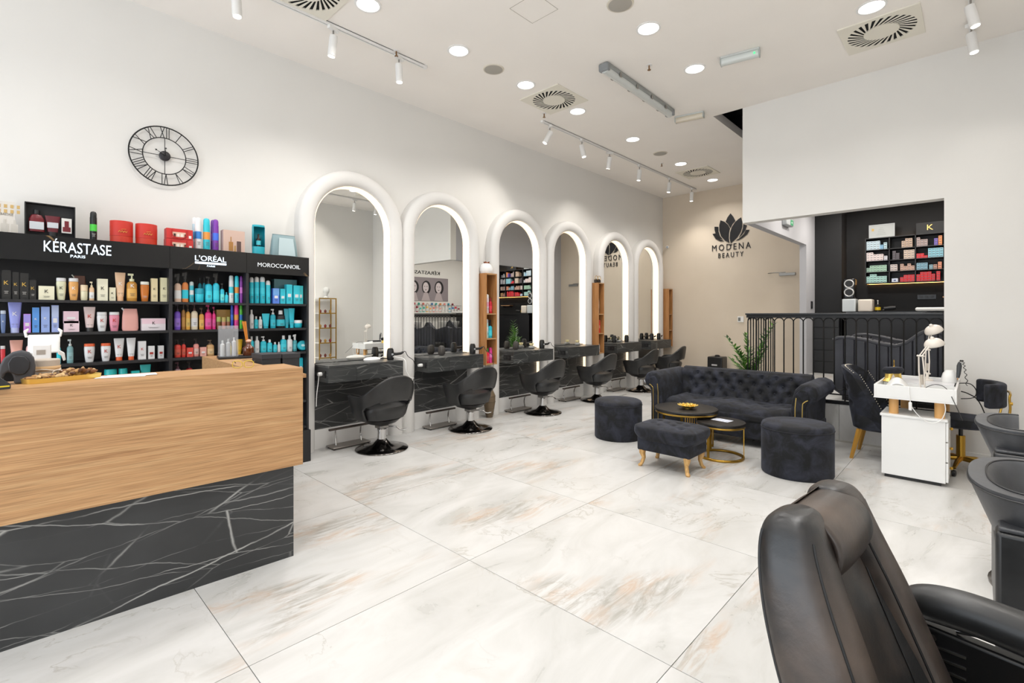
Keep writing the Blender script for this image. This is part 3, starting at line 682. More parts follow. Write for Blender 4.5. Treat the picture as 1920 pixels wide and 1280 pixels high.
# ================================================ product builder
KINDW = {}
def prod(kind, loc, w, h, cols, label, group, mark=None, rz=0, d=None, markc='#2b2b2b'):
    c1, c2, c3 = (list(cols) + [None] * 3)[:3]; c2 = c2 or c1; c3 = c3 or '#e8e4de'; c1, c2, c3 = bright(c1), bright(c2), bright(c3)
    names = {'box': 'boxed_product', 'tube': 'product_tube', 'bath': 'shampoo_bottle', 'bottle': 'product_bottle', 'pump': 'pump_bottle', 'spray': 'spray_bottle', 'can': 'spray_can', 'jar': 'cream_jar', 'pouch': 'refill_pouch'}
    cats = {'box': 'box', 'tube': 'tube', 'bath': 'bottle', 'bottle': 'bottle', 'pump': 'bottle', 'spray': 'spray bottle', 'can': 'spray can', 'jar': 'jar', 'pouch': 'pouch'}
    t = thing(names[kind], label, cats[kind], loc, rz, group)
    A, B = mat(c1, .32), mat(c2, .35); r = w / 2; face = -r; fw = w
    if kind == 'box':
        dd = d or min(w, .07); part(MB().box(-r, -dd / 2, 0, r, dd / 2, h), 'carton', A, t, smooth=None)
        face = -dd / 2
        if c2 != c1: part(MB().box(-r * .98, face - .0008, h * .55, r * .98, face, h * .97), 'upper_panel', B, t, smooth=None)
        if c3 and not mark and w > .03: part(MB().box(-r * .55, face - .0012, h * .35, r * .55, face, h * .52), 'printed_label', mat(c3, .5), t, smooth=None)
    elif kind == 'tube':
        part(MB().cyl(0, 0, 0, h * .16, r * .62, n=18), 'cap', B, t)
        part(MB().loft([(h * .16, r * .66, r * .60), (h * .45, r * .8, r * .5), (h * .8, r * .95, r * .2), (h * .94, r, r * .07), (h, r, r * .05)], 20, p=2.3), 'body', A, t)
        face = -r * .56
    elif kind == 'bath':
        part(MB().loft([(0, r * .66, r * .55), (h * .04, r * .74, r * .6), (h * .4, r * .93, r * .66), (h * .74, r, r * .68), (h * .84, r * .95, r * .64)], 22, p=2.5), 'body', A, t)
        part(MB().loft([(h * .85, r * .98, r * .66), (h * .98, r * .96, r * .64), (h, r * .88, r * .58)], 22, p=2.5), 'lid', B, t); face = -r * .69
    elif kind in ('bottle', 'pump', 'spray'):
        hb = {'bottle': .78, 'pump': .72, 'spray': .66}[kind] * h
        part(MB().loft([(0, r * .92, r * .8), (h * .02, r, r * .85), (hb * .86, r, r * .85), (hb * .95, r * .8, r * .7), (hb, r * .4, r * .4)], 20, p=2.4), 'body', A, t); face = -r * .87
        if kind == 'bottle': part(MB().cyl(0, 0, hb, h, r * .5, r * .46, 16), 'cap', B, t)
        elif kind == 'pump':
            part(MB().cyl(0, 0, hb, hb + h * .09, r * .48, n=16).cyl(0, 0, hb + h * .09, h * .93, r * .16, n=10).box(-r * .75, -r * .2, h * .93, r * .3, r * .2, h), 'pump_head', B, t)
        else:
            part(MB().cyl(0, 0, hb, hb + h * .1, r * .45, n=14).box(-r * .25, -r * .3, hb + h * .1, r * .35, r * .3, h * .93).prism([(-r * 1.0, -r * .18, h * .86), (r * .5, -r * .18, h * .88), (r * .55, -r * .18, h), (-r * .9, -r * .18, h * .97)], (0, r * .36, 0))
                 .prism([(-r * .55, -r * .12, h * .70), (-r * .35, -r * .12, h * .70), (-r * .2, -r * .12, h * .87), (-r * .45, -r * .12, h * .87)], (0, r * .24, 0)), 'trigger_head', B, t)
        part(MB().loft([(h * .12, r * 1.012, r * .865), (hb * .62, r * 1.012, r * .865)], 20, p=2.4, cap=False), 'label_band', mat(c3, .5), t)
    elif kind == 'can':
        part(MB().loft([(0, r * .95, r * .95), (h * .015, r, r), (h * .80, r, r)], 20), 'body', A, t)
        part(MB().loft([(h * .80, r * .94, r * .94), (h * .93, r * .92, r * .92), (h * .98, r * .7, r * .7), (h, r * .25, r * .25)], 20), 'cap', B, t)
        part(MB().loft([(h * .36, r * 1.01, r * 1.01), (h * .58, r * 1.01, r * 1.01)], 20, cap=False), 'label_band', mat(c3, .5), t); face = -r * 1.01
    elif kind == 'jar':
        part(MB().loft([(0, r * .8, r * .8), (h * .1, r * .95, r * .95), (h * .6, r, r)], 22), 'body', A, t)
        part(MB().loft([(h * .61, r * 1.02, r * 1.02), (h * .95, r * 1.02, r * 1.02), (h, r * .95, r * .95)], 22), 'lid', B, t); face = -r
    elif kind == 'pouch':
        part(MB().loft([(0, r * .9, r * .35), (h * .1, r, r * .38), (h * .6, r * .95, r * .25), (h * .85, r * .85, r * .08), (h * .95, r * .8, r * .03)], 18, p=2.6), 'body', A, t)
        o = part(MB().cyl(0, 0, 0, h * .12, r * .1, n=10), 'spout', B, t, loc=(-r * .75, 0, h * .88), rot=(0, -.6, 0)); face = -r * .38
    if kind in ('box', 'bath', 'tube', 'bottle', 'pump', 'can') and w > .028 and h > .05:
        zl = (.27 if mark else .26) * h; dp = face * (.86 if kind == 'tube' else 1.0) - .0024; tc = '#5f5a58' if sum(lin(c3 if kind in ('bottle', 'pump', 'can') else c1)[:3]) > .9 else '#c9c6c0'
        pm = MB().box(-w * .24, dp, zl, w * .24, dp + .0008, zl + h * .012).box(-w * .17, dp, zl - h * .04, w * .17, dp + .0008, zl - h * .03).box(-w * .20, dp, zl - h * .075, w * .20, dp + .0008, zl - h * .066)
        part(pm, 'printed_lines', mat(tc, .5), t, smooth=None)
    if mark:
        if kind == 'tube': zc, dep = h * .55, face * .72
        elif kind == 'bath': zc, dep = h * .48, face
        else: zc, dep = h * .5, face
        q = min(w * .62, h * .30) if markc.lower() == '#d9b45a' else min(w * .40, h * .24)
        text_mesh(mark, (-q * .42, dep - .0022, zc), (q * .84, 0, 0), (0, 0, q), .0006, mat(markc, .3, .6 if markc.lower() == '#d9b45a' else 0), 'printed_letter', t, n=(0, -1, 0))
    return t
def row(shelf, z, crop, Y, items, group):
    ox, oy, s = crop; n = 0
    for it in items:
        kind, x0, x1, yt, desc, cols = it[:6]; o = it[6] if len(it) > 6 else {}
        yy = Y + o.get('dy', 0); xa, xb = x_at(ox + x0 / s, yy), x_at(ox + x1 / s, yy)
        zb = z + o.get('up', 0)
        top = at_y(ox + (x0 + x1) / 2 / s, oy + yt / s, yy).z
        if xb > 2.086: d_ = xb - 2.086; xa -= d_ * .6; xb = 2.086
        w = (xb - xa) * .90; h = max(.03, top - zb)
        n += 1
        suffix = o.get('lab') or ('%s from left on %s' % (ORD[n - 1], shelf))
        prod(kind, ((xa + xb) / 2, yy, zb + .0008), w, h, cols, '%s, %s' % (desc, suffix), group, o.get('mark'), o.get('rz', 0), o.get('d'), o.get('mc', '#2b2b2b'))
# ================================================ product shelving
SY = 4.82; S0, S1, S2 = -.45, .96, 1.545; S3 = 2.11; ZT, ZH = 2.008, 1.828
LV = [1.552, 1.316, 1.083, .845, .60, .345]
sh = thing('display_shelving', 'tall black shelving with three lit header boards full of hair products', 'shelves', (0, 0, 0))
def bx(n, m, *a, **k): return part(MB().box(*a), n, m, sh, smooth=None, **k)
bx('back_panel', M_SHELF, S0, 5.17, 0, S3, 5.195, ZT)
bx('top_panel', M_SHELF, S0, SY + .02, ZT - .02, S3, 5.17, ZT)
for x in (S0, S1 - .012, S2 - .012, S3 - .02): bx('upright', M_SHELF, x, SY + .004, 0, x + (.024 if x < 2 else .02), 5.17, ZH if x > S0 and x < S3 - .03 else ZT - .02)
for a, b in ((S0 + .024, S1 - .012), (S1 + .012, S2 - .012), (S2 + .012, S3 - .024)):
    for z in LV: bx('shelf_board', M_SHELF, a, SY + .008, z - .02, b, 5.17, z)
    bx('base_panel', M_SHELF, a, SY + .02, 0, b, SY + .05, LV[-1] - .02)
bx('plinth_box', M_BLK, S2 + .3, SY - .045, 0, S3 - .002, SY + .0, .31)
# glossy headers with gold veins and lettering
def gloss_header():
    t = NT('glossy_header'); mp = t.coords(47, (1, 1, 1.))
    n = t.n('TexNoise', Scale=1.15, Detail=2, Distortion=1.2); t.l(mp, 0, n, 'Vector')
    r = t.ramp(n, 0, [(.491, 0.), (.5, 1.), (.509, 0.)])
    n2 = t.n('TexNoise', Scale=2.5, Detail=1); t.l(mp, 0, n2, 'Vector'); r2 = t.ramp(n2, 0, [(.5, .0), (.62, .8)])
    mm = t.n('Math', operation='MULTIPLY'); t.l(r, 0, mm, 0); t.l(r2, 0, mm, 1)
    t.t.links.new(t.mix(mm.outputs[0], '#0c0c0e', '#9c7c52'), t.b.inputs['Base Color']); t.b.inputs['Roughness'].default_value = .08
    t.b.inputs['Specular IOR Level'].default_value = .35; return t.m
MH = gloss_header()
hd = []
for a, b in ((S0, S1 - .008), (S1 - .006, S2 - .008), (S2 - .006, S3)): hd.append(bx('header_board', MH, a, SY, ZH, b, SY + .018, ZT + .004))
E_SIGN = emis('#dff0ff', 2.2)
def sgn(s, xa, xb, yt, yb, parent, m=E_SIGN, yt2=None):
    p = at_y(xa, yb, SY); q = at_y(xb, yb, SY); h = at_y(xa, yt, SY).z - p.z
    text_mesh(s, (p.x, SY - .0005, p.z), (q.x - p.x, 0, 0), (0, 0, h), .006, m, 'lettering', parent, n=(0, -1, 0))
def sg2(s, x0, x1, z0, z1, parent, m=E_SIGN): text_mesh(s, (x0, SY - .0005, z0), (x1 - x0, 0, 0), (0, 0, z1 - z0), .006, m, 'lettering', parent, n=(0, -1, 0))
xa, xb = x_at(82, SY), x_at(208.5, SY); zk = at_y(82, 471, SY).z
sg2('K\u00c9RASTASE', xa, xb, zk, zk + .098, hd[0]); xa, xb = x_at(132, SY), x_at(160, SY); sg2('PARIS', xa, xb, zk - .032, zk - .012, hd[0])
xa, xb = x_at(365.5, SY), x_at(424, SY); zk = at_y(365, 488, SY).z
sg2("L'OR\u00c9AL", xa, xb, zk, zk + .056, hd[1]); xc, xd = x_at(388, SY), x_at(403, SY); sg2('PARIS', xc, xd, zk - .048, zk - .034, hd[1])
part(MB().box(xa, SY - .007, zk - .026, xb, SY - .0005, zk - .008), 'lettering_bar', E_SIGN, hd[1], smooth=None)
sg2('PROFESSIONNEL', xa + .01, xb - .01, zk - .021, zk - .013, hd[1], mat('#54585c', .5))
xa, xb = x_at(483, SY), x_at(562.5, SY); zk = at_y(483, 499.5, SY).z
sg2('MOROCCANOIL', xa, xb, zk, zk + .038, hd[2], mat('#e9eef2', .3))
g = 'hair products on the black shelving'
c1 = (0, 360, 3.556); c2 = (300, 380, 3.763); PY_ = 4.92
K = {'mark': 'K'}; KG = {'mark': 'K', 'mc': '#d9b45a'}; KW = {'mark': 'K', 'mc': '#f2f2f2'}; KR = {'mark': 'K', 'mc': '#c43a30'}
LB = 'left bay upper shelf'
row(LB, LV[0], c1, PY_, [
    ('box', 8, 75, 522, 'tall black carton with gold letter', ('#151515',), KG), ('box', 80, 128, 535, 'narrow black carton with gold letter', ('#151515',), KG),
    ('box', 130, 193, 542, 'black carton with gold letter', ('#151515',), KG), ('box', 193, 243, 587, 'short black carton with gold letter', ('#151515',), KG),
    ('box', 250, 366, 628, 'wide low beige carton', ('#d8bfa8',), K), ('bath', 370, 445, 573, 'cream bottle with silver lid', ('#dcc2a6', '#cfc9c4'), K),
    ('bath', 453, 527, 575, 'amber bottle with silver lid', ('#c98f52', '#cfc9c4'), KW), ('pouch', 478, 580, 550, 'brown refill pouch standing behind', ('#5a3426', '#d8c4b4'), {'dy': .09, 'lab': 'upper shelf of left bay'}),
    ('jar', 533, 588, 620, 'small cream jar bottle', ('#d9bda0', '#cdb093')), ('pump', 592, 630, 598, 'small peach dropper bottle', ('#d3a384', '#d9b79a')),
    ('box', 643, 719, 580, 'tall beige carton with faint letter', ('#d9bfa9',), K), ('box', 724, 771, 637, 'small beige carton', ('#d9bda5',), K),
    ('tube', 762, 840, 537, 'rose gold tube', ('#cda283', '#c79a78'), KW), ('pump', 840, 917, 545, 'amber pump bottle', ('#a87833', '#d9c3a2', '#b98f4a'), KW),
    ('bath', 931, 997, 598, 'dark amber bottle with pale lid', ('#a8601f', '#cfc6b8')), ('box', 1003, 1050, 577, 'olive beige carton', ('#bfb18c',), K), ('box', 1064, 1118, 573, 'olive cream carton next to the divider', ('#c9bd9c',), K)], g)
row('left bay second shelf', LV[1], c1, PY_, [
    ('bath', 0, 42, 790, 'blue grey bottle cut by frame edge', ('#56698f', '#aeb6c4'), KW), ('tube', 48, 150, 732, 'large lavender tube', ('#7f86c4', '#9aa0cf'), KW),
    ('box', 154, 207, 813, 'violet pink carton', ('#b074c4', '#8a7fd0')), ('box', 212, 264, 770, 'bright blue carton', ('#4c83c9',), KW), ('box', 270, 333, 765, 'wide periwinkle carton', ('#7f93d8',), KW),
    ('box', 340, 393, 755, 'tall pale blue carton', ('#8796c9', '#9aa6d4')), ('box', 417, 531, 860, 'pink grey carton, lower of two stacked', ('#c9adb4',), {'mark': 'K', 'lab': 'second shelf of left bay'}),
    ('box', 415, 527, 795, 'pink grey carton, upper of two stacked', ('#c7a8b2', '#c7a8b2', '#d9c4cb'), {'up': .0645, 'lab': 'second shelf of left bay'}),
    ('tube', 553, 640, 766, 'pale pink tube with dark foot', ('#d9b0ae', '#2a2a2a'), KR), ('bath', 641, 717, 800, 'whitish pink bottle', ('#dcc8c8', '#c9c4c4'), KR),
    ('bath', 723, 800, 800, 'rose bottle with silver lid', ('#c97a8c', '#cfc8c8'), KR), ('pouch', 805, 930, 770, 'rose refill pouch', ('#d38f86', '#e4cdc6')), ('box', 930, 1106, 842, 'long low carton in pink and grey', ('#bfb8bb', '#d3a7b0'), K)], g)
row('left bay third shelf', LV[2], c1, PY_, [
    ('bath', 0, 38, 1025, 'red bottle cut by frame edge', ('#b5323a', '#c9c0c0')), ('tube', 60, 158, 987, 'coral pink tube behind grey figurine', ('#dd8f80', '#d9897a')), ('bottle', 170, 223, 985, 'pink bottle behind white holder', ('#d79a98', '#d79a98')),
    ('spray', 375, 408, 975, 'teal spray bottle behind white holder', ('#1fa3b5', '#1b4f7a', '#2fb5c4')), ('pump', 443, 492, 982, 'grey green pump bottle', ('#6a8f92', '#b9c4c6', '#7d9fa2')),
    ('bath', 555, 637, 1010, 'larger white bottle with orange lid', ('#e3e1e0', '#d3542c'), KR), ('bath', 668, 742, 1007, 'smaller white bottle with orange lid', ('#e3e1e0', '#d3542c'), KR),
    ('tube', 755, 832, 975, 'wide white tube with orange foot', ('#e3e2e0', '#d8562c'), KR), ('tube', 840, 908, 972, 'slim white tube with orange foot', ('#e3e2e0', '#d8562c')), ('box', 917, 973, 993, 'tall white carton', ('#dedcd8',), KR),
    ('box', 983, 1030, 1025, 'small white carton with red top', ('#d9d8d4', '#d9d8d4', '#9a3a34')), ('box', 1050, 1091, 1023, 'small white carton with red stripe by divider', ('#d9d8d4', '#d9d8d4', '#9a3a34'))], g)
TL = '#1f9a9a'
row('left bay fourth shelf', LV[3], c1, PY_, [
    ('jar', 690, 783, 1180, 'wide teal jar', (TL,)), ('jar', 787, 853, 1175, 'smaller teal jar', (TL,)), ('box', 870, 930, 1190, 'low teal carton', (TL,)), ('tube', 930, 1010, 1150, 'teal tube', (TL, '#17807f'))], g)
row('middle bay upper shelf', LV[0], c2, PY_, [
    ('spray', 97, 152, 500, 'pinkish spray bottle with white label', ('#dba795', '#1a1a1a', '#e6d9d2')), ('spray', 152, 202, 490, 'spray bottle in teal and orange', ('#d9743c', '#1a1a1a', '#27a9bb')), ('can', 205, 240, 556, 'small teal can', ('#34a3b2', '#a9b4b4')),
    ('jar', 243, 311, 605, 'wide teal tub', ('#2badc0', '#1a7f92')), ('bottle', 266, 296, 530, 'teal bottle standing in back row', ('#2596aa', '#1a1a1a', '#2ba4b6'), {'dy': .1, 'lab': 'upper shelf of middle bay, left one'}), ('bottle', 298, 326, 528, 'teal bottle standing in back row', ('#2596aa', '#1a1a1a', '#2ba4b6'), {'dy': .1, 'lab': 'upper shelf of middle bay, right one'}),
    ('pump', 315, 370, 522, 'large teal pump bottle', ('#27a9bf', '#131313', '#34b4c6')), ('spray', 370, 420, 497, 'teal trigger bottle', ('#27a9bf', '#131313', '#34b4c6')), ('pump', 422, 455, 570, 'small teal pump bottle', ('#27a9bf', '#131313', '#5fc3cf')),
    ('bottle', 456, 482, 632, 'tiny teal bottle', ('#2bb0c4', '#1d8ea0', '#2bb0c4')), ('can', 484, 520, 512, 'can in white and teal', ('#d8dcda', '#b3bcbc', '#3bb0c0')), ('can', 524, 558, 515, 'can in teal and orange', ('#2fb0bf', '#2fb0bf', '#d9803a')), ('can', 560, 585, 517, 'slim purple can', ('#7d3a94', '#6a2f80', '#c070c0'))], g)
row('middle bay second shelf', LV[1], c2, PY_, [
    ('pump', 97, 147, 715, 'purple pump bottle', ('#6a49b0', '#2a1f30', '#8c6cc8')), ('bottle', 150, 180, 715, 'brown gold bottle', ('#8c6430', '#2a1c10', '#a87c40')), ('pump', 180, 214, 718, 'golden pump bottle', ('#c48f3c', '#3a2a18', '#d4a458')),
    ('pump', 216, 268, 712, 'cream pump bottle', ('#d9b7a0', '#3a1f1a', '#e4d4c4')), ('pump', 273, 312, 742, 'slim gold pump bottle', ('#b98438', '#3a2410', '#c99a50')), ('pump', 314, 366, 722, 'large hot pink bottle', ('#cf2a70', '#8a1a4a', '#e04a8a')), ('pump', 366, 394, 735, 'slim hot pink bottle', ('#cf2a70', '#8a1a4a', '#e04a8a')),
    ('box', 385, 492, 755, 'wide gold carton standing behind', ('#a8823f',), {'dy': .1, 'lab': 'second shelf of middle bay'}), ('jar', 396, 430, 805, 'small brown jar', ('#6a4a30', '#8a9a50')), ('jar', 432, 466, 808, 'small rosy jar', ('#a86a5a', '#9a8a50')), ('jar', 468, 495, 805, 'small dark amber jar', ('#7a4a34', '#8a8a4a')),
    ('can', 497, 518, 718, 'slim royal blue can', ('#1f3f9a', '#1f3f9a', '#3a5fb8')), ('can', 521, 556, 717, 'hot pink can', ('#d12f80', '#d12f80', '#d9803a')), ('can', 558, 585, 718, 'lime green can', ('#4fae3a', '#3f9a30', '#2f6ab0'))], g)
row('middle bay third shelf', LV[2], c2, PY_, [
    ('pump', 98, 150, 965, 'red bottle with black cap', ('#cf3f34', '#1a1414', '#dd5a48')), ('pump', 151, 183, 962, 'slim red bottle with black cap', ('#c93a32', '#1a1414', '#dd5a48')), ('box', 184, 232, 1022, 'red carton', ('#d3463c',)), ('pump', 233, 276, 960, 'coral bottle with black cap', ('#d98078', '#1f1818', '#e6a8a0')),
    ('box', 277, 325, 1018, 'salmon pink carton', ('#dd8f84',)), ('pump', 325, 383, 968, 'beige gold bottle', ('#b08a5c', '#4a3a28', '#c9a67c')), ('tube', 535, 585, 963, 'mustard yellow tube', ('#d89a20', '#d89a20')), ('bottle', 490, 505, 990, 'slim yellow bottle', ('#d9a520', '#d9a520', '#e6b840'))], g)
row('middle bay fourth shelf', LV[3], c2, PY_, [('pump', 97, 150, 1125, 'mauve pump bottle', ('#a58a92', '#5a3a44', '#b79aa4')), ('pump', 178, 235, 1120, 'dark red pump bottle', ('#8f2028', '#1f1414', '#a83038'))], g)
MT, MT2 = '#24a7b8', '#1d8fa0'
row('right bay upper shelf', LV[0], c2, PY_, [
    ('can', 628, 662, 525, 'teal can with white nozzle', (MT, '#d4dcdc', '#39b4c4')), ('can', 664, 700, 522, 'tall teal can', (MT, '#c9d4d4', '#39b4c4')), ('can', 702, 742, 522, 'wide tall teal can', (MT, '#c9d4d4', '#39b4c4')), ('can', 745, 780, 548, 'shorter can in teal and white', ('#2fb0be', '#d4dcdc', '#39b4c4')),
    ('box', 788, 836, 605, 'blue violet carton', ('#4a6fc0', '#5f8fc8')), ('box', 840, 880, 608, 'small teal carton', (MT,)), ('box', 883, 928, 578, 'tall teal carton', (MT, '#2aafbe')), ('box', 932, 980, 585, 'second tall teal carton', ('#27adbb',)), ('box', 988, 1040, 588, 'carton in teal and white waves', ('#3fb4b8', '#3fb4b8', '#e4ecec')),
    ('box', 785, 962, 543, 'long dark grey green box lying behind', ('#3d6a70',), {'dy': .11, 'lab': 'upper shelf of right bay', 'd': .08})], g)
row('right bay second shelf', LV[1], c2, PY_, [
    ('bottle', 628, 662, 755, 'white bottle', ('#e2e3e2', '#d4d8d8', '#c9d4d4')), ('bottle', 664, 692, 802, 'small teal bottle', (MT, '#e2e3e2', '#2fb0be')), ('bottle', 692, 722, 803, 'small white bottle', ('#e2e3e2', '#e2e3e2', '#c9d4d4')), ('tube', 716, 776, 782, 'short teal tube', (MT, MT2)),
    ('pump', 776, 817, 750, 'teal bottle with white cap', (MT2, '#dfe4e4', '#2fa4b4')), ('bottle', 818, 882, 760, 'dark brown oil bottle with teal label', ('#1c1a1c', '#c9c9c9', '#2a9aa8')), ('tube', 872, 915, 748, 'tall teal tube, left of a pair', (MT2, MT2)), ('tube', 905, 952, 745, 'tall teal tube, right of a pair', (MT, MT)), ('jar', 955, 1025, 828, 'round teal jar with white lid', (MT, '#dfe6e6'))], g)
row('right bay third shelf', LV[2], c2, PY_, [
    ('bottle', 628, 662, 943, 'tall teal bottle', (MT, '#dfe4e4', '#39b4c4')), ('bottle', 664, 702, 942, 'tall white bottle', ('#e2e3e2', '#c9cccc', '#d8e0e0')), ('pump', 706, 752, 943, 'teal pump bottle', (MT, '#dfe4e4', '#39b4c4')), ('bottle', 753, 793, 965, 'teal bottle with square cap', (MT, '#e2e3e2', '#39b4c4')), ('bottle', 796, 826, 983, 'small teal bottle', (MT, '#e2e3e2', '#39b4c4')), ('bottle', 827, 850, 982, 'small slim white bottle', ('#e2e3e2', '#e2e3e2', '#c9d4d4')),
    ('bottle', 848, 893, 937, 'large teal bottle', (MT, '#dfe4e4', '#39b4c4')), ('bottle', 893, 935, 935, 'large white bottle', ('#e2e3e2', '#b9bcbc', '#d8e0e0')), ('spray', 935, 967, 928, 'slim grey teal spray', ('#3f8a92', '#d4d8d8', '#4fa0a8'))], g)
t = thing('round_case', 'round flat teal case leaning at right end of the third shelf', 'case', (x_at(566, 4.90), 4.90, LV[2] + .052), 0)
part(MB().loft([(0, .044, .044), (.006, .05, .05), (.022, .05, .05), (.028, .045, .045)], 28), 'case_body', mat(MT, .35), t, rot=(1.35, 0, 0)); part(MB().loft([(.0282, .018, .012), (.0292, .018, .012)], 20), 'printed_label', mat('#bfe4e6', .5), t, rot=(1.35, 0, 0))
row('right bay fourth shelf', LV[3], c2, PY_, [('box', 975, 1005, 1095, 'tall teal carton', (MT2, MT)), ('box', 1007, 1040, 1090, 'tall teal carton with pale stripe', (MT, '#39b4c4'))], g)
t = thing('paper_bag', 'beige crumpled bag on a low shelf behind the desk corner', 'bag', (2.012, 4.93, LV[4] + .001))
part(MB().loft([(0, .06, .05), (.05, .07, .06), (.14, .06, .05), (.19, .045, .03), (.215, .05, .035)], 14, p=2.5), 'bag_body', mat('#c9b09a', .8), t)
row('right bay lowest shelf', LV[5], (0, 0, 1), PY_, [('bottle', 568, 575, 783, 'small teal and white bottle', ('#cfe0e0', '#e2e3e2', MT))], g)
# things on top of the shelving
row('top of the shelving', ZT, c1, 5.0, [
    ('can', 595, 650, 130, 'black spray can with green label', ('#151616', '#151616', '#3fae3a'), {'lab': 'on top of the shelving'})], 'products on top of the shelving')
def flatbox(name, label, cat, x0, x1, yt, crop, Y, cols, dd, base=ZT, lean=0):
    ox, oy, s = crop; xa, xb = x_at(ox + x0 / s, Y), x_at(ox + x1 / s, Y); h = at_y(ox + (x0 + x1) / 2 / s, oy + yt / s, Y).z - base
    t = thing(name, label, cat, ((xa + xb) / 2, Y, base), 0); return t, (xb - xa), h
t, w, h = flatbox('gift_box', 'white gift set box with gold print at left end of shelving top', 'box', -60, 98, 65, c1, 5.0, None, 0)
part(MB().box(-w / 2, -.04, 0, w / 2, .04, h), 'carton', mat('#d9d4cc', .5), t, smooth=None)
text_mesh('K\u00c9RASTASE', (-.03, -.041, h * .58), (w / 2 + .022, 0, 0), (0, 0, .022), .001, mat('#8a8378', .5), 'lettering', t, n=(0, -1, 0))
for k in range(5):
    for j in range(2): part(MB().box(-.06 + k * .032, -.042, h * (.66 + .15 * j), -.044 + k * .032, -.04, h * (.76 + .15 * j)), 'printed_spot', mat('#c9a86a', .5), t, smooth=None)
for k in range(3): part(MB().box(-.06 + k * .05, -.043, .02, -.025 + k * .05, -.04, .08).box(-.048 + k * .05, -.043, .08, -.037 + k * .05, -.04, .11), 'printed_bottle', mat('#c9c4bb' if k else '#d9c49a', .5), t, smooth=None)
t, w, h = flatbox('gift_box', 'open black gift box showing dark red bottle, tube and carton', 'box', 163, 500, 85, c1, 4.98, None, 0)
k_ = mat('#1b1b1d', .5)
part(MB().box(-w / 2, .03, 0, w / 2, .035, h), 'back_panel', mat('#2a2a2d', .6), t, smooth=None)
part(MB().box(-w / 2, -.03, 0, -w / 2 + .006, .03, h).box(w / 2 - .006, -.03, 0, w / 2, .03, h).box(-w / 2 + .006, -.03, 0, w / 2 - .006, .03, .006).box(-w / 2 + .006, -.03, h - .006, w / 2 - .006, .03, h), 'side_frame', k_, t, smooth=None)
prod('bottle', (-w * .27, 4.98 - .0, 0), .001, .001, ('#000000',), 'x', 'x') if False else None
sx = w / 337.
o = part(MB().loft([(0, .042, .02), (.09, .042, .02), (.12, .028, .015), (.125, .012, .012)], 18, p=3), 'red_bottle', mat('#6d1420', .3), t, loc=((240 - 331) * sx, .0, .045))
part(MB().cyl(0, 0, .125, .155, .018, n=14), 'bottle_cap', k_, o); part(MB().box(-.038, -.0225, .015, .038, -.0205, .07), 'printed_label', mat('#c9cdd2', .5), o)
o = part(MB().loft([(0.03, .028, .02), (.14, .042, .006), (.15, .042, .004)], 18), 'red_tube', mat('#5f1220', .3), t, loc=((346 - 331) * sx, .0, .02)); part(MB().cyl(0, 0, 0, .03, .026, n=16), 'tube_cap', k_, o); part(MB().box(-.03, -.018, .06, .03, -.012, .10), 'printed_label', mat('#c9cdd2', .5), o)
o = part(MB().box(-.028, -.02, 0, .028, .02, .11), 'small_carton', mat('#d9d7d3', .5), t, loc=((440 - 331) * sx, .0, .05), smooth=None); part(MB().box(-.022, -.0215, .01, .022, -.02, .045).box(-.012, -.0215, .045, .012, -.02, .09), 'printed_bottle', mat('#6d1420', .5), o)
for x0, x1, yt, lb in ((732, 886, 197, 'larger round red gift box on the shelving top'), (903, 1047, 217, 'smaller round red gift box on the shelving top')):
    t, w, h = flatbox('hat_box', lb, 'box', x0, x1, yt, c1, 5.0, None, 0)
    part(MB().loft([(0, w / 2, w / 2.3), (h * .35, w / 2, w / 2.3)], 32), 'body', mat('#c5351f', .5), t)
    part(MB().loft([(h * .355, w / 1.97, w / 2.27), (h * .985, w / 1.97, w / 2.27), (h, w / 2.02, w / 2.3)], 32), 'lid', mat('#c02a1c', .5), t)
    part(MB().tube([(-.028 + .008 * k, -w / 2.27 - .003, h * .50 + (.012 if k % 2 else 0)) for k in range(8)], .0018, 5).tube([(-.01, -w / 2.27 - .003, h * .62), (.02, -w / 2.27 - .003, h * .64)], .0015, 5), 'gold_print', mat('#d9a04a', .4), t)
for x0, x1, yt, up, lb in ((35, 225, 228, 0, 'red gift bag box, lower of two stacked'), (38, 222, 140, .088, 'red gift bag box, upper of two stacked')):
    t, w, h = flatbox('gift_box', lb + ' on shelving top', 'box', x0, x1, yt, c2, 5.0, None, 0); t.location.z += up; h -= up
    h = .085
    part(MB().box(-w / 2, -.045, 0, w / 2, .045, h), 'carton', mat('#c92f2c', .5), t, smooth=None)
    part(MB().box(-w * .28, -.0465, h * .18, w * .22, -.045, h * .66), 'printed_window', mat('#dcb9a4', .5), t, smooth=None)
    for k in range(4): part(MB().box(-w * .24 + k * .026, -.048, h * .2, -w * .24 + k * .026 + .015, -.0465, h * .5), 'printed_bottle', mat(('#3a2420', '#e6ded4', '#e6ded4', '#5a3424')[k], .5), t, smooth=None)
    part(MB().tube([(-w * .3, -.047, h * .9), (-w * .28, -.052, h * .3), (0, -.054, h * .02), (w * .22, -.052, h * .3), (w * .26, -.047, h * .9)], .004, 6), 'ribbon_handle', mat('#b3231f', .5), t)
    part(MB().box(w * .34, -.047, h * .12, w * .44, -.045, h * .4), 'printed_badge', mat('#e9e6e2', .5), t, smooth=None)
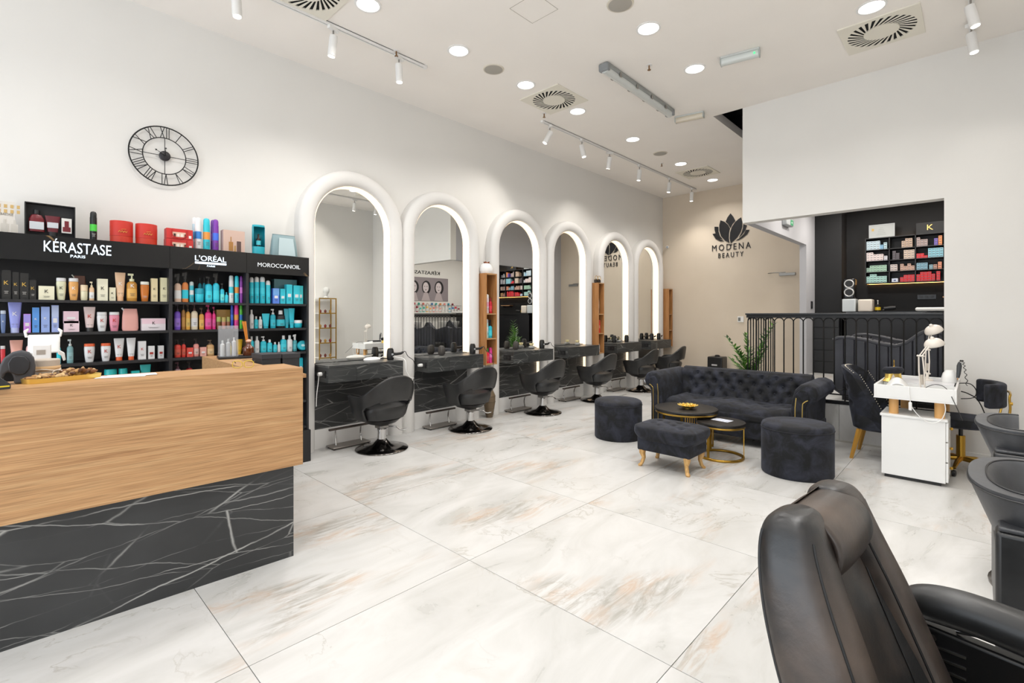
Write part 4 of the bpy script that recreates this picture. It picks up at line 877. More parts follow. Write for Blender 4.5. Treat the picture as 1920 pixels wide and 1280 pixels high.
row('', ZT, c2, 5.0, [
    ('can', 243, 295, 105, 'tall silver and blue can', ('#c4c8cc', '#c4c8cc', '#2f6fb0'), {'lab': 'on top of the shelving'}), ('can', 225, 262, 103, 'grey blue can half hidden behind silver one', ('#9fb4bc', '#c4c8cc', '#3f7fa8'), {'dy': .08, 'lab': 'on top of the shelving'}),
    ('can', 301, 355, 110, 'tall teal can with orange band', ('#2aa5b2', '#2aa5b2', '#d9803a'), {'lab': 'on top of the shelving'}), ('can', 368, 416, 118, 'tall purple can', ('#6a2f8c', '#6a2f8c', '#3a5fc0'), {'lab': 'on top of the shelving'}), ('can', 355, 388, 122, 'dark purple can half hidden behind another', ('#5a2a80', '#5a2a80', '#7a4aa0'), {'dy': .08, 'lab': 'on top of the shelving'})], 'products on top of the shelving')
t, w, h = flatbox('gift_box', 'beige gift set box with printed brown bottles on shelving top', 'box', 437, 588, 200, c2, 5.0, None, 0)
part(MB().box(-w / 2, -.04, 0, w / 2, .04, h), 'carton', mat('#cdb0a2', .5), t, smooth=None)
part(MB().box(-w * .25, -.042, h * .12, -w * .05, -.04, h * .5).box(-w * .17, -.042, h * .5, -w * .13, -.04, h * .72), 'printed_bottle', mat('#a8763a', .4), t, smooth=None)
part(MB().box(w * .0, -.042, h * .08, w * .08, -.04, h * .35), 'printed_bottle', mat('#b08a50', .4), t, smooth=None); part(MB().box(w * .12, -.042, h * .1, w * .32, -.04, h * .55), 'printed_bag', mat('#5a4440', .4), t, smooth=None)
t, w, h = flatbox('gift_box', 'upright teal round case with bottle window on shelving top', 'box', 650, 738, 160, c2, 5.0, None, 0)
part(MB().loft([(0, w / 2, w / 2.6), (h * .3, w / 2, w / 2.6)], 26), 'base', mat(MT, .35), t); part(MB().loft([(h * .94, w / 2, w / 2.6), (h, w / 2.05, w / 2.7)], 26), 'lid', mat(MT, .35), t)
mb = MB(); mb.grid(lambda u, v: (w / 2 * math.cos(-.5 + u * (PI + 1.0)), w / 2.6 * math.sin(-.5 + u * (PI + 1.0)), h * (.3 + .64 * v)), 20, 2); part(mb, 'back_shell', mat(MT2, .4), t, solid=.002)
o = part(MB().loft([(h * .32, .018, .018), (h * .55, .02, .02), (h * .6, .008, .008), (h * .72, .008, .008)], 14), 'inner_bottle', mat('#2a1a14', .2), t); part(MB().loft([(h * .36, .021, .021), (h * .5, .021, .021)], 14, cap=False), 'printed_label', mat('#49b8c4', .5), o)
t, w, h = flatbox('cosmetic_bag', 'clear blue grey pouch with teal bottles on shelving top', 'bag', 777, 965, 228, c2, 4.98, None, 0)
part(MB().loft([(0, w / 2, .05), (.02, w / 2, .055), (h * .7, w / 2.2, .035), (h, w / 2.4, .008)], 22, p=4), 'bag_body', mat('#7f979c', .3), t)
part(MB().loft([(h * .93, w / 2.35, .012), (h * 1.0, w / 2.35, .010)], 22, p=4), 'zip_band', mat('#6a8288', .5), t)
part(MB().prism([(-w * .28, -.057, .02), (w * .36, -.057, .02), (w * .3, -.035, h * .85), (-w * .22, -.035, h * .85)], (0, -.002, 0)), 'clear_panel', mat('#b4c6ca', .3), t, smooth=None)
for k, (xx, hh, cc) in enumerate(((-.03, .1, '#cfe0e2'), (.012, .1, MT), (.05, .11, '#3a9aa8'))): part(MB().loft([(.025, .016, .004), (.02 + hh * .7, .018, .004), (.025 + hh, .006, .003)], 12), 'inner_bottle', mat(cc, .4), t, loc=(xx, -.055, 0), rot=(-.13, 0, 0))
# ================================================ wall clock
ck = thing('wall_clock', 'large black openwork clock with roman numerals on white wall', 'clock', (.985, WY - .03, 2.84))
def ring(r, w): return MB().tube([(r * math.cos(a * PI / 30), 0, r * math.sin(a * PI / 30)) for a in range(60)], w, 6, closed=True)
RO_, RI_ = .253, .158
part(ring(RO_, .0055), 'outer_ring', M_IRON, ck); part(ring(RI_, .004), 'inner_ring', M_IRON, ck)
NUM = ['I', 'II', 'III', 'IV', 'V', 'VI', 'VII', 'VIII', 'IX', 'X', 'XI', 'XII']
def bar(mb, a0, o0, a1, o1, w=.0032):
    # from inner radius (offset o0) to outer radius (offset o1); perpendicular offsets in metres
    ca, sa = math.cos(a0), math.sin(a0)
    p = (RI_ * ca - o0 * sa, 0, RI_ * sa + o0 * ca); q = (RO_ * ca - o1 * sa, 0, RO_ * sa + o1 * ca)
    mb.tube([p, q], w, 5)
for h, s in enumerate(NUM):
    a = PI / 2 - (h + 1) * PI / 6; mb = MB(); ws = {'I': .018, 'V': .04, 'X': .045}; tot = sum(ws[c] for c in s); o = tot / 2
    for c in s:
        m = o - ws[c] / 2
        if c == 'I': bar(mb, a, m, a, m)
        elif c == 'V': bar(mb, a, m, a, m + .014); bar(mb, a, m, a, m - .014)
        else: bar(mb, a, m - .014, a, m + .016); bar(mb, a, m + .014, a, m - .016)
        o -= ws[c]
    part(mb, 'numeral', M_IRON, ck)
for k in range(4):
    a = k * PI / 2; part(MB().tube([(.04 * math.cos(a), 0, .04 * math.sin(a)), (RI_ * math.cos(a), 0, RI_ * math.sin(a))], .003, 5), 'spoke', M_IRON, ck)
o = part(MB().loft([(-.012, .042, .042), (.008, .042, .042), (.014, .034, .034)], 28), 'hub', mat('#1c1a20', .4), ck, rot=(PI / 2, 0, 0))
for a, l in ((2.62, .10), (1.5, .085)):
    part(MB().prism([(0, 0, -.004), (l * .7, 0, -.0015), (l * .72, 0, -.009), (l * .86, 0, 0), (l * .72, 0, .009), (l * .7, 0, .0015), (0, 0, .004)], (0, -.002, 0)), 'hand', M_IRON, ck, loc=(0, -.018, 0), rot=(0, -a, 0))
# ================================================ wooden wall shelves
def wallshelf(x0, x1, lab, prods):
    t = thing('wall_shelf', lab, 'shelf', ((x0 + x1) / 2, 4.95, .745), 0, 'wooden wall shelves'); w = (x1 - x0) / 2; H = 1.285; D = .245
    part(MB().box(-w, 0, 0, -w + .018, D, H).box(w - .018, 0, 0, w, D, H), 'side_panel', M_OAKZ, t, smooth=None)
    part(MB().box(-w + .018, D - .012, 0, w - .018, D, H), 'back_panel', M_OAKZ, t, smooth=None)
    for z in (0, .355, .705, H - .018): part(MB().box(-w + .018, .002, z, w - .018, D - .012, z + .018), 'shelf_board', M_OAK, t, smooth=None)
    for k, (kd, dx, z, ww, hh, cols, ds) in enumerate(prods):
        prod(kd, ((x0 + x1) / 2 + dx, 5.03, .745 + z + .019), ww, hh, cols, ds, 'products in the wooden wall shelves')
wallshelf(4.645, 4.862, 'wooden wall shelf between second and third mirrors', [
    ('can', -.06, .705, .045, .24, ('#2a3140', '#2a3140', '#8a94a8'), 'dark can in first wooden shelf, top compartment'), ('can', -.01, .705, .05, .27, ('#c9b7bc', '#c9c9c9', '#d88aa0'), 'tall pale pink can in first wooden shelf, top compartment'),
    ('bottle', .055, .705, .05, .22, ('#a3182a', '#7a1020', '#c03a48'), 'deep red bottle in first wooden shelf, top compartment'), ('bottle', -.06, .355, .04, .2, ('#b9d4d8', '#c9ccd0', '#8fc0c8'), 'pale blue bottle in first wooden shelf, middle compartment'),
    ('can', -.015, .355, .045, .27, ('#9fc9c4', '#a9aeb0', '#cfe0dc'), 'silver mint can in first wooden shelf, middle compartment'), ('spray', .045, .355, .065, .26, ('#229db0', '#1a1a1c', '#3ab4c4'), 'teal trigger bottle in first wooden shelf, middle compartment'),
    ('bottle', -.055, 0, .045, .25, ('#d9602a', '#b83a20', '#e0a040'), 'orange bottle in first wooden shelf, bottom compartment'), ('bottle', .0, 0, .045, .21, ('#c4223a', '#3a8a3a', '#d84a5a'), 'red bottle with green cap in first wooden shelf, bottom compartment'), ('can', .055, 0, .05, .22, ('#d83a8a', '#b82a70', '#e870a8'), 'magenta can in first wooden shelf, bottom compartment')])
wallshelf(7.42, 7.61, 'wooden wall shelf between fourth and fifth mirrors', [
    ('can', .005, .705, .05, .30, ('#9fa0a4', '#8a8b90', '#c4c4c8'), 'tall silver can in second wooden shelf, top compartment'), ('bottle', -.055, .705, .035, .16, ('#b07a2a', '#7a5a30', '#d0a050'), 'small amber bottle in second wooden shelf, top compartment'),
    ('bottle', -.055, .355, .035, .22, ('#2aa0a8', '#2aa0a8', '#60c0c4'), 'teal bottle in second wooden shelf, middle compartment'), ('bottle', -.01, .355, .04, .24, ('#d4d6d8', '#d4d6d8', '#b0c8d0'), 'white bottle in second wooden shelf, middle compartment'), ('can', .045, .355, .05, .24, ('#cf4030', '#cf4030', '#e07060'), 'red can in second wooden shelf, middle compartment'),
    ('bottle', -.045, 0, .04, .16, ('#2a8a60', '#30a070', '#50b088'), 'green bottle in second wooden shelf, bottom compartment'), ('pump', .03, 0, .05, .2, ('#cfcfcb', '#b8b8b4', '#e0e0dc'), 'white pump bottle in second wooden shelf, bottom compartment')])
wallshelf(10.185, 10.37, 'wooden wall shelf right of farthest mirror, by end wall', [
    ('bottle', .0, .705, .055, .22, ('#1f7a80', '#1f7a80', '#8fa860'), 'dark teal bottle in third wooden shelf, top compartment'), ('spray', .0, .355, .055, .22, ('#1f6a98', '#1a3a50', '#3a8ab0'), 'blue spray bottle in third wooden shelf, middle compartment')])
t = thing('table_lamp', 'white dome ornament topped with copper flower on first wooden shelf', 'ornament', (4.75, 5.06, 2.031))
part(MB().loft([(0, .085, .085), (.03, .10, .10), (.08, .10, .10), (.12, .08, .08), (.145, .045, .045), (.15, .01, .01)], 26), 'dome', M_WHITE, t)
for k in range(7): part(MB().loft([(0, .004, .004), (.02, .016, .006), (.045, .002, .002)], 8), 'copper_petal', mat('#8a4a2a', .35, .7), t, loc=(.022 * math.cos(k * .9), .022 * math.sin(k * .9), .14), rot=(-.8 * math.sin(k * .9), .8 * math.cos(k * .9), k))
t = thing('ear_shaped_ornament', 'pair of black and gold ring ornaments on second wooden shelf', 'ornament', (7.51, 5.03, 2.031))
for s in (-1, 1):
    part(MB().loft([(0, .03, .03), (.03, .04, .035), (.06, .035, .03), (.075, .01, .01)], 16), 'dark_body', mat('#241c16', .35), t, loc=(s * .045, 0, 0))
    part(MB().tube([(s * .045 + .045 * math.cos(a * PI / 8), -.01, .085 + .045 * math.sin(a * PI / 8)) for a in range(16)], .004, 6, closed=True), 'gold_ring', M_BRASS, t)
# grey bags leaning right of far shelf: small security camera at the corner
t = thing('security_camera', 'small white security camera high in the room corner', 'camera', (BX, 5.08, 2.98))
part(MB().cyl(0, 0, 0, .02, .03), 'mount', M_WHITE, t, rot=(0, -PI / 2, 0)); part(MB().tube([(-.02, 0, 0), (-.09, -.03, -.01)], .028, 14), 'housing', M_WHITE, t); part(MB().tube([(-.089, -.03, -.01), (-.10, -.034, -.0115)], .02, 14), 'lens', M_GLOSSB, t)
# ================================================ reception desk
rd = thing('reception_desk', 'L shaped reception desk with oak front over black marble base', 'reception desk', (1.205, 2.966, 0), math.radians(-2.6))
part(MB().box(-1.9, 0, 0, 0, .05, .56), 'marble_base', M_BM, rd, smooth=None)
part(MB().box(-.05, .05, 0, 0, .42, .56), 'marble_return', M_BM, rd, smooth=None)
part(MB().box(-1.9, -.062, .556, .032, -.03, 1.13), 'oak_front', M_OAK, rd, smooth=None)
part(MB().box(-1.9, -.03, 1.105, .032, .26, 1.13), 'oak_top', M_OAK, rd, smooth=None)
part(MB().box(0, -.03, .556, .032, .26, 1.105), 'oak_end', M_OAK, rd, smooth=None)
part(MB().box(-1.9, .24, .56, -.0, .26, 1.105), 'inner_panel', M_OAK, rd, smooth=None)
part(MB().box(-.22, .28, 1.10, -.09, 1.27, 1.13).box(-.09, .74, 1.10, .06, 1.27, 1.13), 'side_top', M_OAK, rd, smooth=None)
part(MB().box(-.22, .28, .0, -.195, 1.27, 1.10), 'side_panel', M_OAK, rd, smooth=None)
part(MB().box(.035, .74, .0, .06, 1.245, 1.10), 'side_panel', M_OAK, rd, smooth=None)
part(MB().box(-.195, 1.245, .0, .035, 1.27, 1.10), 'side_end', M_OAK, rd, smooth=None)
part(MB().box(-.09, .33, 1.02, .20, .72, 1.045), "ledge", M_OAK, rd, smooth=None)
def onc(px, py, z=1.131): return at_z(px, py, z)
TOPZ = 1.1305
# grey elephant figurine
p = onc(33, 719)
t = thing('elephant_figurine', 'dark grey stylised elephant figurine on the reception desk', 'figurine', (p.x + .0, p.y + .02, TOPZ), -.05); t.scale = (.84, .84, .95)
outer = [(-.072, 0), (-.072, .05), (-.066, .09), (-.05, .125), (-.02, .15), (.015, .158), (.045, .147), (.064, .12), (.07, .08), (.068, .04), (.05, .015), (.042, 0), (-.012, 0), (-.014, .03), (-.022, .052), (-.034, .06), (-.046, .05), (-.052, .03), (-.054, 0)]
mb = MB(); mb.prism([(x, -.035, z) for x, z in outer], (0, .07, 0)); part(mb, 'body', mat('#3b3c40', .55), t, bev=.010, seg=3, smooth=50)
ear = [(.0, -.034, .135), (.03, -.034, .13), (.05, -.034, .105), (.048, -.034, .07), (.03, -.034, .045), (.0, -.034, .042), (-.03, -.034, .06), (-.035, -.034, .10), (-.02, -.034, .128)]
part(MB().prism(ear, (0, -.012, 0)), 'ear', mat('#1c1c20', .4), t, bev=.004); part(MB().prism([(x, .047, z) for x, _, z in ear], (0, -.012, 0)), 'ear', mat('#1c1c20', .4), t, bev=.004)
p = onc(2, 728)
t = thing('card_terminal', 'dark device with yellow stripe at left end of the desk', 'device', (p.x - .03, p.y - .02, TOPZ), .3)
part(MB().prism([(-.05, -.04, 0), (.05, -.04, 0), (.05, -.04, .02), (.0, -.04, .07), (-.05, -.04, .075)], (0, .08, 0)), 'case', mat('#26272a', .5), t, bev=.004); part(MB().box(.01, -.041, .01, .045, -.04, .016), 'stripe', mat('#d9c028', .5), t)
# white tablet holder
p = onc(85, 700)
t = thing('tablet_stand', 'white clamp shaped tablet stand behind beige cup on desk', 'stand', (p.x, p.y + .14, TOPZ), -.1)
part(MB().loft([(0, .05, .045), (.012, .05, .045), (.02, .02, .02)], 22), 'foot', M_WPLAS, t); part(MB().cyl(0, 0, .02, .12, .012), 'stem', M_WPLAS, t)
part(MB().box(-.065, -.02, .10, .065, -.008, .205), 'cradle', M_WPLAS, t, rot=(-.25, 0, 0), bev=.006)
for s in (-1, 1):
    part(MB().prism([(s * .06, -.03, .19), (s * .072, -.03, .19), (s * .078, -.03, .225), (s * .06, -.03, .24), (s * .056, -.03, .232), (s * .066, -.03, .215)], (0, .022, 0)), 'claw', M_WPLAS, t, bev=.003)
part(MB().prism([(.06, -.03, .12), (.085, -.03, .10), (.09, -.03, .06), (.08, -.03, .055), (.072, -.03, .085), (.058, -.03, .095)], (0, .022, 0)), 'claw', M_WPLAS, t, bev=.003)
t = thing('receipt_box', 'small white box with grey print in front of the tablet stand', 'box', (p.x - .01, p.y + .06, TOPZ), -.1)
part(MB().box(-.035, -.03, 0, .035, .03, .15), 'carton', M_WHITE, t, bev=.002); part(MB().box(-.02, -.0315, .10, .015, -.03, .125), 'printed_label', mat('#a39a90', .5), t)
p = onc(86, 712)
t = thing('jute_wrapped_jar', 'beige jar wrapped in cloth and cord on the reception desk', 'jar', (p.x, p.y + .01, TOPZ), 0)
part(MB().loft([(0, .046, .046), (.04, .05, .05), (.095, .052, .052), (.10, .048, .048)], 26), 'body', mat('#b9ada0', .8), t); part(MB().loft([(.045, .0515, .0515), (.068, .053, .053)], 26, cap=False), 'cloth_band', mat('#c9a57a', .9), t, solid=.002)
part(MB().tube([(.053 * math.cos(a * PI / 10), .053 * math.sin(a * PI / 10), .05 + .004 * math.sin(a)) for a in range(20)], .003, 5, closed=True), 'cord', mat('#e0d4c4', .9), t); part(MB().tube([(.04 + .02 * math.cos(a * PI / 6), -.052, .03 + .02 * math.sin(a * PI / 6)) for a in range(12)], .0025, 5, closed=True), 'cord_loop', mat('#e0d4c4', .9), t)
# gold tray with dried pods
a, b = onc(42, 722), onc(182, 708); ang = math.atan2(b.y - a.y, b.x - a.x); cx, cy = (a.x + b.x) / 2 - .02 * math.sin(-ang), (a.y + b.y) / 2 + .055
t = thing('gold_tray', 'oval gold tray of dried pods on the reception desk', 'tray', (cx, cy, TOPZ), ang); L = (b - a).length / 2
part(MB().loft([(0, L, .052), (.004, L, .052)], 30, p=5), 'tray_base', M_GILT, t)
mb = MB(); vs = [];
for rr, z in ((1, 0), (1.03, .022), (1.0, .022), (.975, .004)):
    for i in range(40):
        q = 2 * PI * i / 40; c_, s_ = math.cos(q), math.sin(q); vs.append((L * rr * math.copysign(abs(c_) ** .4, c_), .052 * rr * math.copysign(abs(s_) ** .4, s_), z))
fs = [(k * 40 + i, k * 40 + (i + 1) % 40, ((k + 1) % 4) * 40 + (i + 1) % 40, ((k + 1) % 4) * 40 + i) for k in range(4) for i in range(40)]
mb.add(vs, fs); part(mb, 'tray_rim', M_GILT, t)
pods = []
for k, cc in enumerate(('#a8804f', '#7a4f2c', '#c9a878', '#5a3a26', '#b8956a')):
    pods.append(MB().loft([(-.017, .001, .001), (-.014, .005, .004), (-.006, .010, .007), (.004, .0085, .0075), (.013, .005, .0045), (.018, .001, .001)], 12, p=1.7 + .15 * k).mesh('dried_pod', mat(cc, .75), 40))
random.seed(5)
for k in range(96):
    x = random.uniform(-L * .9, L * .9); y = random.uniform(-.038, .038); hgt = .010 + .016 * random.random() + (.014 if x > L * .1 else 0)
    o = link('dried_pod', pods[k % 5], None, (cx + x * math.cos(ang) - y * math.sin(ang), cy + x * math.sin(ang) + y * math.cos(ang), TOPZ + .004 + hgt), (random.uniform(0, 3), random.uniform(0, 3), random.uniform(0, 3)))
    sc_ = random.uniform(.8, 1.25); o.scale = (sc_,) * 3
    tag(o, 'small brown dried pod lying in the gold tray', 'dried pod', 'dried pods in the gold tray')
a = onc(230, 706)
for k, (dx, dy, rz, lb) in enumerate(((0, .02, -.3, 'white printed price sheet, lower one on the desk edge'), (.045, .035, -.1, 'white printed price sheet, upper one on the desk edge'))):
    t = thing('paper_sheet', lb, 'paper', (a.x + dx, a.y + dy, TOPZ + .0008 + .0012 * k), rz)
    part(MB().box(-.10, -.05, 0, .10, .05, .0008), 'sheet', mat('#e6e5ea', .7), t, smooth=None)
    part(MB().box(-.08, -.03, .0008, -.02, .03, .001).box(.0, -.02, .0008, .07, .035, .001), 'printed_block', mat('#c9c4d6', .7), t, smooth=None)
a = onc(215, 693)
# acrylic display with reed diffuser on the side top
p = at_z(432, 668, TOPZ)
t = thing('sign_holder', 'clear acrylic display case on black stand over the side desk', 'display', (p.x - .0, p.y - .18, TOPZ), -.2)
part(MB().box(-.13, -.09, 0, .16, .09, .015), 'stand', M_BLK, t, bev=.002)
gl = mat('#c9ccd0', .15, alpha=.16)
part(MB().box(-.125, -.05, .015, -.005, -.045, .235).box(-.125, .045, .015, -.005, .05, .235).box(-.125, -.045, .015, -.12, .045, .235).box(-.01, -.045, .015, -.005, .045, .235), 'acrylic_wall', gl, t, smooth=None)
for k in range(3): part(MB().loft([(.016, .014, .014), (.10 + .01 * k, .014, .014), (.108 + .01 * k, .006, .006), (.13 + .01 * k, .006, .006)], 12), 'tester_bottle', mat(('#d9dcdc', '#b9bcbe', '#d4d4d6')[k], .4), t, loc=(-.10 + k * .036, 0, 0))
t = thing('reed_diffuser', 'amber glass reed diffuser with orange sticks', 'diffuser', (p.x + .065, p.y - .19, TOPZ + .0155))
part(MB().loft([(0, .034, .034), (.01, .038, .038), (.055, .038, .038), (.075, .018, .018), (.09, .015, .015), (.095, .018, .018)], 22), 'bottle', mat('#5c2c12', .1, coat=.5), t)
for k in range(6): part(MB().tube([(.003 * math.cos(k), .003 * math.sin(k), .03), (-.03 + .012 * math.cos(k * 1.05), .01 * math.sin(k * 1.05), .25)], .0025, 5), 'reed', mat('#d98a30', .6), t)
part(MB().loft([(.093, .012, .012), (.105, .022, .018), (.118, .012, .01)], 12, p=1.6), 'bow', mat('#d9a890', .6), t)
p = at_z(458, 690, TOPZ)
t = thing('eyeglasses', 'yellow rimmed eyeglasses on the reception desk corner', 'glasses', (p.x, p.y + .02, TOPZ), -.4)
for s in (-1, 1): part(MB().tube([(s * .03 + .025 * math.copysign(abs(math.cos(a * PI / 10)) ** .7, math.cos(a * PI / 10)), 0, .022 + .02 * math.copysign(abs(math.sin(a * PI / 10)) ** .7, math.sin(a * PI / 10))) for a in range(20)], .0025, 5, closed=True), 'rim', mat('#c9b040', .4), t)
part(MB().tube([(-.006, 0, .03), (.006, 0, .03)], .002, 5), 'bridge', mat('#c9b040', .4), t)
for s in (-1, 1): part(MB().tube([(s * .055, 0, .035), (s * .055, .08, .035), (s * .05, .11, .02)], .0022, 5), 'temple', mat('#1f1c18', .4), t)
for s, px0, px1, lb in ((0, 487, 524, 'left'), (1, 526, 559, 'right')):
    Y = 3.4; xa, xb = x_at(px0, Y), x_at(px1, Y); zt = at_y((px0 + px1) / 2, 663 + s * -1, Y).z
    t = thing('storage_box', '%s one of two lidded black boxes behind the desk corner' % lb, 'box', ((xa + xb) / 2, Y + .06, 1.0455)); w = (xb - xa) * .48
    part(MB().box(-w, -.09, 0, w, .09, zt - 1.0455 - .03), 'body', M_DGREY if False else mat('#242427', .6), t, bev=.002); part(MB().box(-w - .004, -.094, zt - 1.0455 - .032, w + .004, .094, zt - 1.0455), 'lid', mat('#2c2c30', .6), t, bev=.002)
p = at_y(383, 688, 4.86)
t = thing('paper_carrier', 'small kraft bag with rope handles behind the desk', 'bag', (x_at(382, 4.88), 4.88, LV[3]), 0)
part(MB().box(-.06, -.03, 0, .06, .03, .07), 'bag_body', mat('#c4b09a', .8), t); 
for s in (-1, 1): part(MB().tube([(.045 * math.cos(a * PI / 8), s * .025, .07 + .05 * math.sin(a * PI / 8)) for a in range(9)], .0035, 5), 'handle', mat('#b5a08a', .8), t)
# ================================================ lounge
def tufted(fn, nu, nv, rows, cols, amp, mb=None, sg=.022):
    pass
def sofa():
    t = thing('chesterfield_sofa', 'black tufted velvet two seat sofa with rolled arms', 'sofa', (6.0, 2.10, 0), PI / 2)
    # local: x along the sofa (+x = towards -Y... ) front = +y(local) -> rotate so that front faces -X
    W, D = .93, .40
    part(MB().box(-W + .06, -D + .02, .09, W - .06, D - .03, .30), 'base', M_VEL, t, bev=.02, seg=3)
    # seat cushion with shallow tufts
    bt = [(i * .20 - .60 + (.1 if j % 2 else 0), j * .15 - .18) for j in range(4) for i in range(7 if j % 2 == 0 else 6)]
    def seat(u, v):
        x = -.70 + 1.40 * u; y = -.30 + .68 * v
        e = min(1, (1 - abs(2 * u - 1)) * 12, ) ** .5; ey = min(1, (1 - v) * 9) ** .5
        z = .30 + .135 * e ** .5 * ey ** .5 + .012 * math.cos(x * 9)
        for bx_, by_ in bt:
            d2 = ((x - bx_) ** 2 + (y - by_) ** 2); z -= .026 * math.exp(-d2 / (2 * .022 ** 2))
        for bx_, by_ in bt:
            pass
        return (x, y, max(z, .29))
    part(MB().grid(seat, 85, 45), 'seat_cushion', M_VEL, t, smooth=80)
    part(MB().box(-.70, .30, .27, .70, .385, .36), 'seat_front', M_VEL, t, bev=.03, seg=4)
    # tufted back, rolled top
    bb = [(i * .155 - .62 + (.0775 if j % 2 else 0), .44 + j * .085) for j in range(4) for i in range(9 if j % 2 == 0 else 8)]
    def back(u, v):
        x = -.745 + 1.49 * u
        prof = [(-.14, .36), (-.20, .50), (-.24, .62), (-.25, .70), (-.29, .755), (-.35, .77), (-.41, .74), (-.43, .68), (-.41, .60), (-.385, .55), (-.38, .30), (-.38, .10)]
        k = v * (len(prof) - 1); i = min(int(k), len(prof) - 2); f = k - i
        y = prof[i][0] * (1 - f) + prof[i + 1][0] * f; z = prof[i][1] * (1 - f) + prof[i + 1][1] * f
        if z < .74 and i < 4:
            puff = .018
            for bx_, bz_ in bb: puff -= .042 * math.exp(-((x - bx_) ** 2 + (z - bz_) ** 2) / (2 * .021 ** 2))
            y += puff
        return (x, y, z)
    mb = MB(); mb.grid(back, 120, 60); mb.f += [tuple(j * 120 for j in range(60)), tuple(j * 120 + 119 for j in range(60))]; part(mb, 'backrest', M_VEL, t, smooth=60)
    for k, (bx_, bz_) in enumerate(bb):
        if bz_ < .70: part(MB().loft([(-.006, .006, .006), (0, .010, .010), (.005, .006, .006)], 8), 'button', M_VEL, t, loc=(bx_, -.14 - (bz_ - .36) * .38, bz_), rot=(PI / 2, 0, 0))
    for s in (-1, 1):
        prof = [(.70, .12), (.70, .36), (.705, .50), (.72, .60), (.74, .68), (.79, .735), (.86, .745), (.925, .715), (.95, .65), (.93, .585), (.885, .555), (.86, .52), (.855, .36), (.855, .10)]
        n = len(prof); ys = [-.40, -.2, 0, .2, .36, .395, .41]; sc = [1, 1, 1, 1, 1, .97, .90]
        vs = []; cx, cz = .80, .42
        for y, k in zip(ys, sc):
            for (x, z) in prof: vs.append((s * (cx + (x - cx) * k), y, max(.10, cz + (z - cz) * k)))
        fs = [(a * n + i, a * n + (i + 1) % n, (a + 1) * n + (i + 1) % n, (a + 1) * n + i) for a in range(len(ys) - 1) for i in range(n)]
        fs += [tuple(range(n)), tuple(reversed(range((len(ys) - 1) * n, len(ys) * n)))]
        part(MB().add(vs, fs), 'arm', M_VEL, t, smooth=50, bev=.012)
        part(MB().prism([(s * .735, .411, .12), (s * .835, .411, .12), (s * .835, .411, .50), (s * .875, .411, .60), (s * .86, .411, .67), (s * .80, .411, .69), (s * .755, .411, .64), (s * .735, .411, .5)], (0, .012, 0)), 'arm_facing', M_VEL, t, bev=.006)
        part(MB().tube([(s * .75, .424, .13), (s * .75, .424, .50), (s * .76, .424, .60)], .004, 6), 'gold_piping', M_GILT, t)
        part(MB().tube([(s * .815, .424, .13), (s * .815, .424, .50), (s * .83, .424, .56), (s * .865, .424, .585)], .004, 6), 'gold_piping', M_GILT, t)
        for y in (-.3, .3): part(MB().loft([(0, .02, .02), (.10, .03, .03)], 12), 'leg', M_GOLD, t, loc=(s * .75, y, 0))
    return t
sofa()
def ottoman(x, y, rx, ry, rz, h, label):
    t = thing('ottoman', label, 'ottoman', (x, y, 0), rz, 'round velvet ottomans')
    part(MB().loft([(.0, rx * .97, ry * .97), (.015, rx, ry), (h - .06, rx, ry), (h - .052, rx * .995, ry * .995)], 48), 'side', M_VEL, t, smooth=60)
    part(MB().loft([(h - .052, rx * 1.0, ry * 1.0), (h - .03, rx * 1.0, ry * 1.0), (h - .01, rx * .965, ry * .965), (h, rx * .9, ry * .9), (h + .006, rx * .5, ry * .5), (h + .007, .01, .01)], 48), 'top_pad', M_VEL, t, smooth=60)
    part(MB().tube([(rx * 1.004 * math.cos(a * PI / 24), ry * 1.004 * math.sin(a * PI / 24), h - .052) for a in range(48)], .004, 5, closed=True), 'seam_piping', mat('#14151b', .8), t)
ottoman(5.05, 3.09, .275, .275, 0, .445, 'round black velvet ottoman farther from the camera, left of tables')
ottoman(5.02, 1.20, .295, .275, -.86, .465, 'large oval black velvet ottoman before the right sofa arm')
# footstool with carved legs
fs_ = thing('footstool', 'rectangular tufted black velvet footstool on carved wooden legs', 'footstool', (4.40, 2.11, 0), 0)
part(MB().box(-.19, -.26, .155, .19, .26, .30), 'box_base', M_VEL, fs_, bev=.015, seg=3)
bt = [(i * .13 - .13 + (.065 if j % 2 else 0), j * .10 - .15) for j in range(4) for i in range(3 if j % 2 == 0 else 2)]
def ft(u, v):
    a = 2 * PI * u; r = min(1, v * 1.45)
    ca, sa = math.cos(a), math.sin(a); p = 5.0
    sx, sy = math.copysign(abs(ca) ** (2 / p), ca), math.copysign(abs(sa) ** (2 / p), sa)
    if v > .69: q = (v - .69) / .31; rr = 1 - .10 * q * q; z = .385 - .125 * q; rr = 1 + .075 * math.sin(q * PI) - .13 * q
    else: rr = r; z = .415 - .03 * r ** 4
    x, y = .236 * rr * sx, .305 * rr * sy
    if v <= .69:
        for bx_, by_ in bt: z -= .026 * math.exp(-((x - bx_) ** 2 + (y - by_) ** 2) / (2 * .018 ** 2))
    return (x, y, z)
part(MB().grid(ft, 64, 40, True), 'tufted_top', M_VEL, fs_, smooth=80)
for sx in (-1, 1):
    for sy in (-1, 1):
        part(MB().loft([(0, .016, .016, .022 * sx, .022 * sy), (.012, .021, .021, .020 * sx, .02 * sy), (.03, .017, .017, .008 * sx, .008 * sy), (.08, .018, .018, -.004 * sx, -.004 * sy), (.125, .028, .028, .006 * sx, .006 * sy), (.165, .033, .033, .004 * sx, .004 * sy)], 14, p=2.4), 'leg', M_PINE, fs_, loc=(sx * .15, sy * .215, 0))
